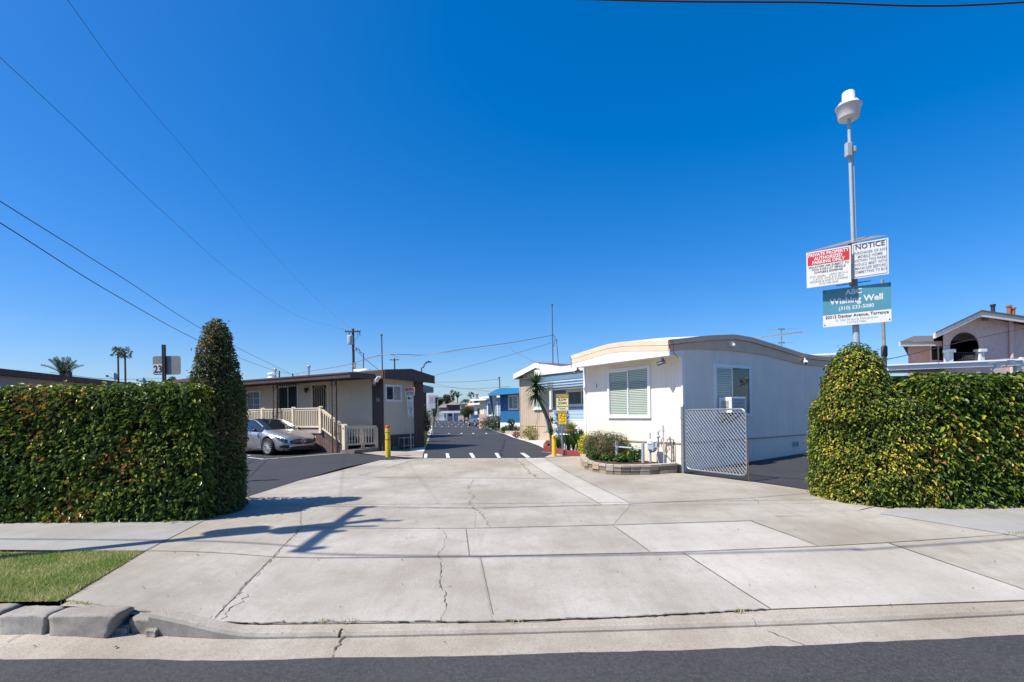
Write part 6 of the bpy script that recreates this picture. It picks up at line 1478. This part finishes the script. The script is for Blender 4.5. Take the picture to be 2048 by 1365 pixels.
# long stucco building behind the left hedge
stucco = M('stucco_tan', (.42, .34, .27), .85, .15, 8, bmp=.6, bscale=50)
p0 = W(-260, 708, 19); p1 = W(0, 738, 24.5); p2 = W(268, 766.5, 36); zt = 4.0
d_ = Vector((p2.x-p1.x, p2.y-p1.y)); 
LB = thing('long_building', 'long single-storey tan stucco building with dark red brown roof edge behind the left hedge', 'building', (p2.x, p2.y, 0), math.atan2(d_.y, d_.x))
mb = MB(); zr = W(130, 753, 29.5).z; mb.box(-32, 0, .35, 9, -.2, zr-.3); mb.build('wall', stucco, LB)
mb = MB(); mb.box(-32, .3, 0, 9.2, zr-.32, zr); mb.build('roof', M('red_brown_fascia', (.10, .045, .04), .7), LB)
for i, x in enumerate((-4, -11.2)):
    window(LB, wallmap('front', .35), x-.9, x, 1.6, 2.9, .06, .5, dark=inner)
for px, py, Y, kind, lab in ((138, 742, 29, 'u', 'small dark rooftop vent unit on the long left building'), (236, 754, 33, 'd', 'satellite dish at the end of the long left roof'), (292, 762, 40, 'd2', 'tilted satellite dish right of the long left roof')):
    p = W(px, py, Y); mb = MB()
    if kind == 'u': mb.box(-.1, .1, -.1, .1, -.35, -.06); mb.lathe([(.05, -.06), (.2, .0), (.02, .03)], (0, 0, 0), 10); tag(mb.build('roof_vent', darkm, loc=p), lab, 'vent')
    else:
        t = thing('satellite_dish', lab, 'satellite dish', p); mb.lathe([(.001, 0), (.15, .03), (.26, .08), (.28, .10)], (0, 0, 0), 18, axis='y'); mb.v = [(v[0]*.35-v[1]*1.2, -v[1]-v[0]*.8, v[2]) for v in mb.v]; mb.build('dish', M('dish_grey', (.30, .31, .33), .5), t)
        mb = MB(); mb.tube([(0, 0, -1.2), (0, 0, 0)], .03, 6); mb.tube([(0, 0, -.2), (-.35, -.45, .0)], .015, 5); mb.box(-.4, -.3, -.5, -.4, -.04, .08); mb.build('dish_arm', darkm, t)
LB2 = thing('brown_roof_home', 'low home with brown roof edge between the left hedge and number 36', 'mobile home')
mb = MB(); a = W(352, 768, 42); b = W(452, 764, 36); mb.bar((a.x, a.y, 1.6), (b.x, b.y, 1.6), 1.5, 3.3); mb.build('wall', stucco, LB2); mb = MB(); mb.bar((a.x, a.y, a.z), (b.x, b.y, a.z), 2, .25); mb.build('roof', MATS['red_brown_fascia'], LB2)

# pink two-storey house at the right
pinks = M('pink_stucco', (.66, .50, .45), .85, .15, 6, bmp=.8, bscale=60)
Yh = 24.
def shear(mb, y0, k=.85): mb.v = [(v[0]+max(0, v[1]-y0)*k, v[1], v[2]) for v in mb.v]; return mb
PH = thing('two_storey_house', 'pink stucco two-storey house with arched balcony behind the right hedge', 'house')
def PW(px, py, Y=Yh): return W(px, py, Y)
xl = PW(1816, 700).x; xr = PW(2150, 700, 24).x
mb = MB(); a = PW(1816, 684, 26); mb.box(a.x, a.x+9, 26, 34, 0, a.z, 0); shear(mb, 26); mb.build('side_wall', pinks, PH); mb = MB()
# gable front with arched opening
x0, x1 = PW(1887, 700).x, PW(2200, 700).x; ze = PW(1887, 668).z; pkx, pkz = PW(1962, 634).x, PW(1962, 634).z
ac, ar = PW(1918, 720).x, (PW(1958, 700).x-PW(1900, 700).x)/2; ac = (PW(1958, 700).x+PW(1900, 700).x)/2; zs = PW(1929, 693).z; zbm = PW(1929, 722).z
N_ = 12; arch = [(ac+ar*math.cos(math.pi*i/N_), zs+ar*math.sin(math.pi*i/N_)) for i in range(N_+1)]
def topz(x): return lerpl(x, [(x0-1, ze-.5), (x0, ze), (pkx, pkz), (x1, pkz-1.2)])
def wall_col(xa, xb, za, zb_, zc, zd): mb.add([(xa, Yh, za), (xb, Yh, zb_), (xb, Yh, zc), (xa, Yh, zd), (xa, Yh+.4, za), (xb, Yh+.4, zb_), (xb, Yh+.4, zc), (xa, Yh+.4, zd)], [(0, 1, 2, 3), (7, 6, 5, 4), (0, 4, 5, 1), (3, 2, 6, 7), (0, 3, 7, 4), (1, 5, 6, 2)], 0)
wall_col(x0, ac-ar, 0, 0, topz(ac-ar), ze); wall_col(ac-ar, ac+ar, 0, 0, zbm-.05, zbm-.05)
for (xa, za), (xb, zb_) in zip(arch, arch[1:]): wall_col(xb, xa, zb_, za, topz(xa), topz(xb))
for xa, xb in ((ac+ar, pkx), (pkx, x1)): 
    if xb > xa: wall_col(xa, xb, 0, 0, topz(xb), topz(xa))
mb.box(x0, x1, Yh+2.0, Yh+2.2, 0, ze+.3, 0); mb.box(x0, x0+.2, Yh+.4, Yh+8, 0, ze, 0)
shear(mb, Yh); mb.build('wall', pinks, PH)
mb = MB(); mb.box(x0, x1, Yh+.4, Yh+2.0, zbm-.1, zbm-.06); mb.build('balcony_floor', MATS['pink_stucco'], PH)
mb = MB()
for (xa, za), (xb, zb_) in (((PW(1868, 672, Yh-.6).x, PW(1868, 672, Yh-.6).z), (PW(1960, 628, Yh-.6).x, PW(1960, 628, Yh-.6).z)), ((PW(1960, 628, Yh-.6).x, PW(1960, 628, Yh-.6).z), (PW(2200, 636, Yh-.6).x, PW(2200, 636, Yh-.6).z-.6))):
    mb.add([(xa, Yh-.65, za-.13), (xb, Yh-.65, zb_-.13), (xb, Yh-.65, zb_+.1), (xa, Yh-.65, za+.1), (xa, Yh-.55, za-.13), (xb, Yh-.55, zb_-.13), (xb, Yh-.55, zb_+.1), (xa, Yh-.55, za+.1)], [(0, 1, 2, 3), (7, 6, 5, 4), (0, 4, 5, 1), (3, 2, 6, 7), (0, 3, 7, 4), (1, 5, 6, 2)], 0)
a = PW(1799, 688, 25.4); b = PW(1870, 674, 25.4); mb.box(a.x, b.x+.3, 25.35, 25.45, a.z-.14, a.z+.10, 0)
mb.build('fascia', M('weathered_white', (.62, .60, .56), .8, .35, 14), PH)
mb = MB(); zz = PW(1868, 672, Yh-.6).z
q = [(PW(1868, 672, Yh-.6).x, PW(1868, 672, Yh-.6).z+.1), (PW(1960, 628, Yh-.6).x, PW(1960, 628, Yh-.6).z+.1), (PW(2200, 636, Yh-.6).x, PW(2200, 636, Yh-.6).z-.5)]
for (xa, za), (xb, zb_) in zip(q, q[1:]): mb.add([(xa, Yh-.7, za), (xb, Yh-.7, zb_), (xb, 34, zb_), (xa, 34, za), (xa, Yh-.7, za+.06), (xb, Yh-.7, zb_+.06), (xb, 34, zb_+.06), (xa, 34, za+.06)], [(3, 2, 1, 0), (4, 5, 6, 7), (0, 1, 5, 4), (1, 2, 6, 5), (3, 0, 4, 7)], 0)
shear(mb, Yh); m2 = MB(); m2.add([(a.x-.05, 25.3, a.z+.1), (b.x+.6, 25.3, a.z+.1), (b.x+.6, 29, a.z+.9), (a.x+.5, 29, a.z+.9), (a.x-.05, 34, a.z+.1)], [(0, 1, 2, 3), (0, 3, 4)], 0); shear(m2, 25.3); mb.build('roof', shingle, PH); m2.build('roof', shingle, PH)
# window on set back wall, balcony rail, pillars, vent, downpipe
Pb = wallmap('front', 26.0); wa, wb = PW(1859, 690, 26).x, PW(1892, 690, 26).x
window(PH, Pb, wa, wb, PW(1860, 724, 26).z, PW(1860, 690, 26).z, .06, .5, frame=whitem)
mb = MB(); r0 = PW(1902, 710, Yh-.1); r1 = PW(1957, 710, Yh-.1); zt_ = PW(1930, 706).z; zb2 = PW(1930, 721).z
for i in range(15): 
    x = r0.x+(r1.x-r0.x)*i/14; bow = .25*math.sin(math.pi*i/14); mb.tube([(x, Yh-.1, zt_), (x, Yh-.12-bow*.6, (zt_+zb2)/2), (x, Yh-.1-bow, zb2)], .012, 4)
mb.tube([(r0.x, Yh-.1, zt_), (r1.x, Yh-.1, zt_)], .02, 5); mb.tube([(r0.x+(r1.x-r0.x)*i/14, Yh-.1-.25*math.sin(math.pi*i/14), zb2) for i in range(15)], .015, 4); mb.build('balcony_rail', darkm, PH)
mb = MB()
for px, w_ in ((1896, .10), (1958, .10)): c = PW(px, 712, Yh-.12); mb.box(c.x-w_, c.x+w_, Yh-.3, Yh-.02, zb2-.1, zt_); mb.box(c.x-w_-.05, c.x+w_+.05, Yh-.38, Yh+.0, zt_, zt_+.14)
mb.build('balcony_pillar', white, PH)
v0, v1 = PW(1963, 633), PW(1976, 642); mb = MB(); [mb.box(v0.x, v1.x, Yh-.04, Yh-.005, v1.z+i*.05, v1.z+.035+i*.05) for i in range(4)]; mb.build('gable_vent', M('mauve_vent', (.28, .2, .2)), PH)
mb = MB(); c = PW(2023, 690, Yh-.1); mb.tube([(c.x, c.y, 0), (c.x, c.y, PW(2023, 640).z)], .08, 10); mb.build('downpipe', pinks, PH)
for px, m_, h_ in ((1986, darkm, .35), (2018, terracotta, .30), (2026, terracotta, .18)): c = PW(px, 622, 27); mb = MB(); mb.tube([(c.x, 27, c.z-.6), (c.x, 27, c.z+h_)], .09, 10); mb.lathe([(.13, 0), (.13, .08)], (c.x, 27, c.z+h_-.1), 10); mb.build('chimney_pipe', m_, PH)
# white patio cover in front of pink house
PC = thing('patio_cover', 'long white patio cover with solar lights between the right hedge and the pink house', 'patio cover')
a = W(1770, 739, 17); b = W(2040, 730, 15.6); c = W(2300, 745, 15.4)
zt_ = W(2040, 718, 15.6).z; zb_ = W(2040, 731, 15.6).z; mb = MB()
mb.bar((a.x, a.y, (zt_+zb_)/2), (b.x, b.y, (zt_+zb_)/2), .10, zt_-zb_); mb.bar((a.x, a.y-.08, zt_-.03), (b.x, b.y-.08, zt_-.03), .1, .05); mb.bar((b.x, b.y, (zt_+zb_)/2+.02), (c.x, c.y, (zt_+zb_)/2), .10, zt_-zb_+.05); mb.build('gutter_beam', whitem, PC)
mb = MB(); mb.add([(a.x, a.y, zt_), (b.x, b.y, zt_), (b.x+4, b.y, zt_), (b.x+4, 23.6, zt_+.15), (a.x, 23.6, zt_+.15)], [(0, 1, 2, 3, 4)]); mb.build('roof', whitem, PC)
mb = MB(); mb.box(a.x, b.x+4, 22.9, 23.1, 0, zt_-.02); mb.build('back_wall', M('tan_soffit', (.35, .30, .25), .8), PC)
mb = MB(); p = W(2036, 740, 15.7); mb.box(p.x-.07, p.x+.07, 15.65, 15.79, 0, zb_); mb.build('post', whitem, PC)
for px, py in ((1995, 726), (2022, 718)):
    p = W(px, py, 15.3); mb = MB(); mb.bar(p+Vector((-.18, 0, .0)), p+Vector((.18, .05, .03)), .22, .02, 1); mb.box(p.x-.08, p.x+.08, p.y-.05, p.y+.05, p.z-.14, p.z-.04, 0); mb.tube([p+Vector((0, 0, -.1)), p+Vector((0, .2, -.2))], .02, 6); mb.build('solar_light', [whitem, plas], PC)

# ================================================================ POLES, MASTS, WIRES
def util_pole(label, px, pyt, Y, arm_px, transformer=False):
    k = Y/F; p = W(px, pyt, Y); t = thing('utility_pole', label, 'utility pole', (p.x, Y, 0)); mb = MB(); mb.tube([(0, 0, 0), (0, 0, p.z)], [.20, .15], 10); mb.build('pole', wood_pole, t)
    mb = MB(); aw = arm_px*k/2; mb.box(-aw, aw, -.22, -.10, p.z-.45, p.z-.30); mb.build('crossarm', wood_pole, t)
    mb = MB(); [mb.lathe([(.03, 0), (.07, .1), (.04, .15), (.06, .25), (.01, .3)], (x*aw, -.16, p.z-.3), 8) for x in (-.95, -.6, .6, .95)]; mb.build('insulator', plas, t)
    if transformer:
        mb = MB(); mb.lathe([(.01, 0), (.34, 0), (.36, .1), (.36, 1.0), (.34, 1.1), (.05, 1.2)], (-.25, -.35, p.z-2.0), 16); mb.build('transformer', greypaint, t)
        mb = MB(); mb.tube([(-.15, -.2, p.z-.4), (-.5, -.3, p.z-.8), (-.3, -.35, p.z-1.0)], .03, 4); mb.tube([(aw*.6, -.2, p.z-.3), (aw*.7, -.2, p.z-1.1), (aw*.3, -.3, p.z-1.5), (0, -.3, p.z-1.1)], .025, 4); mb.tube([(aw*.9, -.2, p.z-.3), (aw*.95, -.2, p.z-.9)], .05, 5); mb.tube([(-aw*.4, -.2, p.z-.5), (-aw*.45, -.2, p.z-1.0)], .05, 5); mb.build('jumper_wire', wire_m, t)
        mb = MB(); mb.box(.1, .35, -.3, -.1, p.z-5.0, p.z-4.2); mb.tube([(.3, -.2, p.z-4.4), (.9, -.2, p.z-4.5), (1.2, -.2, p.z-5.2), (1.9, -.2, p.z-5.5)], .03, 5); mb.build('service_box', plas, t)
    return t
util_pole('wooden utility pole with transformer behind number 36', 706, 658, 62, 31, True)
util_pole('far utility pole right of the thin roof mast', 789, 717, 110, 19)
util_pole('tiny distant utility pole right of the lone palm', 954, 788, 150, 7)
# pole beside the camera, outside the frame: its shadow crosses the driveway
SPo = Vector((-7.98, 5.35)); t = thing('utility_pole', 'street utility pole with crossarms casting its shadow over the driveway', 'utility pole', (SPo.x, SPo.y, -.2)); HP = 9.2
mb = MB(); mb.tube([(0, 0, 0), (0, 0, HP)], [.12, .09], 12); mb.build('pole', wood_pole, t)
mb = MB(); mb.box(-.06, .06, -1.45, 1.4, HP-1.05, HP-.9); mb.box(.05, .75, .05, .12, HP-.65, HP-.58); mb.box(.05, .6, -.2, -.13, HP-.9, HP-.83); mb.build('crossarm', wood_pole, t)
mb = MB(); [mb.lathe([(.04, 0), (.09, .1), (.05, .16), (.08, .26), (.01, .32)], (0, y, HP-.9), 8) for y in (-1.35, -.5, .5, 1.25)]; mb.build('insulator', plas, t)
mb = MB(); mb.lathe([(.01, 0), (.24, 0), (.24, .9), (.05, 1.0)], (.33, .1, HP-2.5), 14); mb.lathe([(.01, 0), (.22, 0), (.22, .7), (.05, .8)], (-.34, .1, HP-2.9), 14); mb.build('transformer', greypaint, t)
for px, py0, py1, Y, r_, lab in ((763, 670, 742, 26, .035, 'thin dark mast rising from the number 36 roof'), (1104, 610, 735, 26, .028, 'tall thin mast above the light blue home carrying cables'), (1116, 680, 735, 26, .018, 'short leaning rod right of the tall thin mast'), (998.5, 755, 782, 44, .05, 'thin mast above the deep blue home')):
    a, b = W(px, py0, Y), W(px+2, py1, Y)
    if px == 1116: a = W(1113, 680, Y); b = W(1119, 738, Y)
    t = thing('roof_mast', lab, 'mast', (b.x, Y, b.z-.6)); mb = MB(); mb.tube([(0, 0, 0), (a.x-b.x, 0, a.z-b.z+.6)], r_, 6); mb.build('mast', M('mast_grey', (.10, .11, .12), .6), t)
    mb = MB(); mb.lathe([(r_*1.6, 0), (r_*1.6, .08), (.001, .1)], (a.x-b.x, 0, a.z-b.z+.55), 6); mb.build('cap', darkm, t)
for pts_, Y, lab in (([(843, 746), (843, 737), (847, 735), (849, 729), (853, 726)], 30, 'gooseneck street lamp above the number 36 roof edge'), ([(727, 742), (727, 707), (721, 706), (718, 699), (711, 698)], 45, 'thin bent service pipe right of the transformer pole')):
    P0 = W(*pts_[0], Y); t = thing('lamp_post' if Y == 30 else 'service_mast', lab, 'street lamp' if Y == 30 else 'mast', (P0.x, Y, 0)); mb = MB(); mb.tube([Vector((0, 0, 0))]+[W(*q_, Y)-Vector((P0.x, Y, 0)) for q_ in pts_], .04, 6); mb.build('pole', darkm, t)
    if Y == 30:
        e = W(857, 725, Y)-Vector((P0.x, Y, 0)); mb = MB(); mb.bar(e+Vector((-.15, 0, 0)), e+Vector((.17, 0, .02)), .16, .06); mb.box(e.x-.02, e.x+.04, -.03, .03, e.z+.02, e.z+.09); mb.build('lamp_head', darkm, t)
    else:
        mb = MB(); e = W(*pts_[-1], Y)-Vector((P0.x, Y, 0)); mb.box(e.x-.1, e.x+.1, -.1, .1, e.z-.15, e.z+.15); mb.build('weather_head', plas, t)
lp_ = W(875.5, 799, 90); t = thing('lamp_post', 'small pale far lamp post at the left of the lane end', 'street lamp', (lp_.x, 90, 0)); mb = MB(); mb.tube([(0, 0, 0), (0, 0, lp_.z), (.4, 0, lp_.z+.1)], .05, 6); mb.build('pole', greypaint, t); mb = MB(); mb.box(.3, .75, -.08, .08, lp_.z+.06, lp_.z+.14); mb.build('lamp_head', greypaint, t)
def wire(label, pts, r=.012, sag=0, n=10, mat=wire_m, name='overhead_wire'):
    """pts=(px,py,Y): smooth curve through real 3d points"""
    P = [W(*p) if len(p) == 3 and not isinstance(p, Vector) else p for p in pts]; out = []
    if len(P) == 2:
        for i in range(2*n+1): f = i/(2*n); out.append(P[0].lerp(P[1], f)+Vector((0, 0, -sag*4*f*(1-f))))
    else:
        Q = [P[0]*2-P[1]]+P+[P[-1]*2-P[-2]]
        for i in range(1, len(Q)-2):
            for j in range(n):
                t = j/n; a, b, c, d = Q[i-1], Q[i], Q[i+1], Q[i+2]
                out.append(.5*((2*b)+(c-a)*t+(2*a-5*b+4*c-d)*t*t+(3*b-a-3*c+d)*t**3))
        out.append(P[-1])
    mb = MB(); mb.tube(out, r, 5); return tag(mb.build(name, mat), label, 'cable')
def ext(px0, py0, Y0, px1, py1, Y1, f=.4): a, b = W(px0, py0, Y0), W(px1, py1, Y1); return a+(a-b)*f
wire('upper of the two thick black cables running down to the number 36 roof', [ext(0, 403, 10.5, 240, 553, 16, .8), (0, 403, 10.5), (240, 553, 16), (430, 673, 26), (580, 747, 48)], .011)
wire('lower of the two thick black cables running down to the number 36 roof', [ext(0, 446, 10.5, 240, 596, 16, .8), (0, 446, 10.5), (240, 596, 16), (420, 692, 26), (545, 740, 46), (600, 752, 60)], .012)
wire('long thin cable from the left picture edge to the transformer pole', [ext(0, 115, 9, 150, 255, 12, .8), (0, 115, 9), (150, 255, 12), (330, 428, 18), (480, 558, 30), (600, 634, 45), (690, 660, 62)], .006)
wire('thin cable from the top left picture edge to the transformer pole', [ext(135, 0, 9, 260, 170, 12, .8), (135, 0, 9), (260, 170, 12), (400, 335, 18), (530, 490, 30), (640, 605, 45), (704, 659, 62)], .005)
wire('thin pale cable over the lane from the roof mast to the tall thin mast', [(590, 748, 40), (690, 731, 34), (762, 711, 26), (850, 710, 26), (930, 698, 26), (1020, 686, 26), (1104, 671, 26)], .016, mat=M('wire_grey', (.10, .10, .11), .6))
wire('second pale cable over the lane looping under the first', [(590, 750, 40), (690, 737, 34), (762, 711, 26), (800, 714, 26), (850, 710.5, 25.9), (1000, 693, 25.9), (1030, 705, 25.9), (1070, 724, 25.9), (1095, 733, 25.9)], .013, mat=M('wire_pale', (.42, .38, .37), .6))
wire('straight cable from the left roofs up to the tall thin mast', [(858, 754, 40), (1103, 686, 26)], .012, .05, mat=MATS['wire_grey'])
wire('thin cable from far left roofs to the blue home mast', [(858, 765, 60), (930, 764, 52), (998, 759, 44)], .018, mat=MATS['wire_grey'])
wire('thin sagging cable across the far lane', [(858, 765.5, 60), (920, 777, 55), (970, 777, 50), (1020, 773, 44)], .016, mat=MATS['wire_grey'])
wire('thin cable dropping behind the deep blue home roof', [(858, 772, 60), (940, 779, 52), (998, 786, 45)], .016, mat=MATS['wire_grey'])
wire('short stay cable right of the transformer pole', [(711, 700, 62), (760, 742, 55)], .03, .1)
wire('thin cable from the long left building to the number 23 sign', [(100, 745, 30), (210, 758, 32), (325, 758, 40)], .012)
wire('cable in front of the pink house down to the pipe post', [(2060, 655, 22), (1940, 680, 19), (1790, 716, 14), (1700, 726, 14)], .010)
wire('hooked cable hanging from the tall thin mast', [(1104, 668, 26), (1110, 676, 26), (1108, 690, 26), (1106, 694, 26)], .012)
# street wires overhead (one enters the frame at the top; another shadows the driveway)
wire('thick black overhead cable along the top right edge of the picture', [Vector((-9.15, 6.9, 8.3)), Vector((-4, 6.95, 7.55)), W(1180, -1, 7.0), W(1600, 5, 7.05), W(2048, 5, 7.1), Vector((14, 7.2, 7.9)), Vector((24, 7.4, 9))], .013)
wire('street cable above the camera whose shadow crosses the driveway', [Vector((-30, 5.6, 9.0)), Vector((-10.3, 4.3, 8.4)), Vector((-8.1, 3.8, 8.3)), Vector((-5.3, 3.62, 8.2)), Vector((-1.3, 3.72, 8.2)), Vector((2.2, 4.15, 8.3)), Vector((30, 8.0, 9.4))], .022)
wire('thin street cable above the camera beside the shadowing one', [Vector((-30, 5.6, 9.4)), Vector((-9.15, 6.25, 8.85)), Vector((4, 6.3, 8.5)), Vector((24, 6.6, 9.3))], .008)
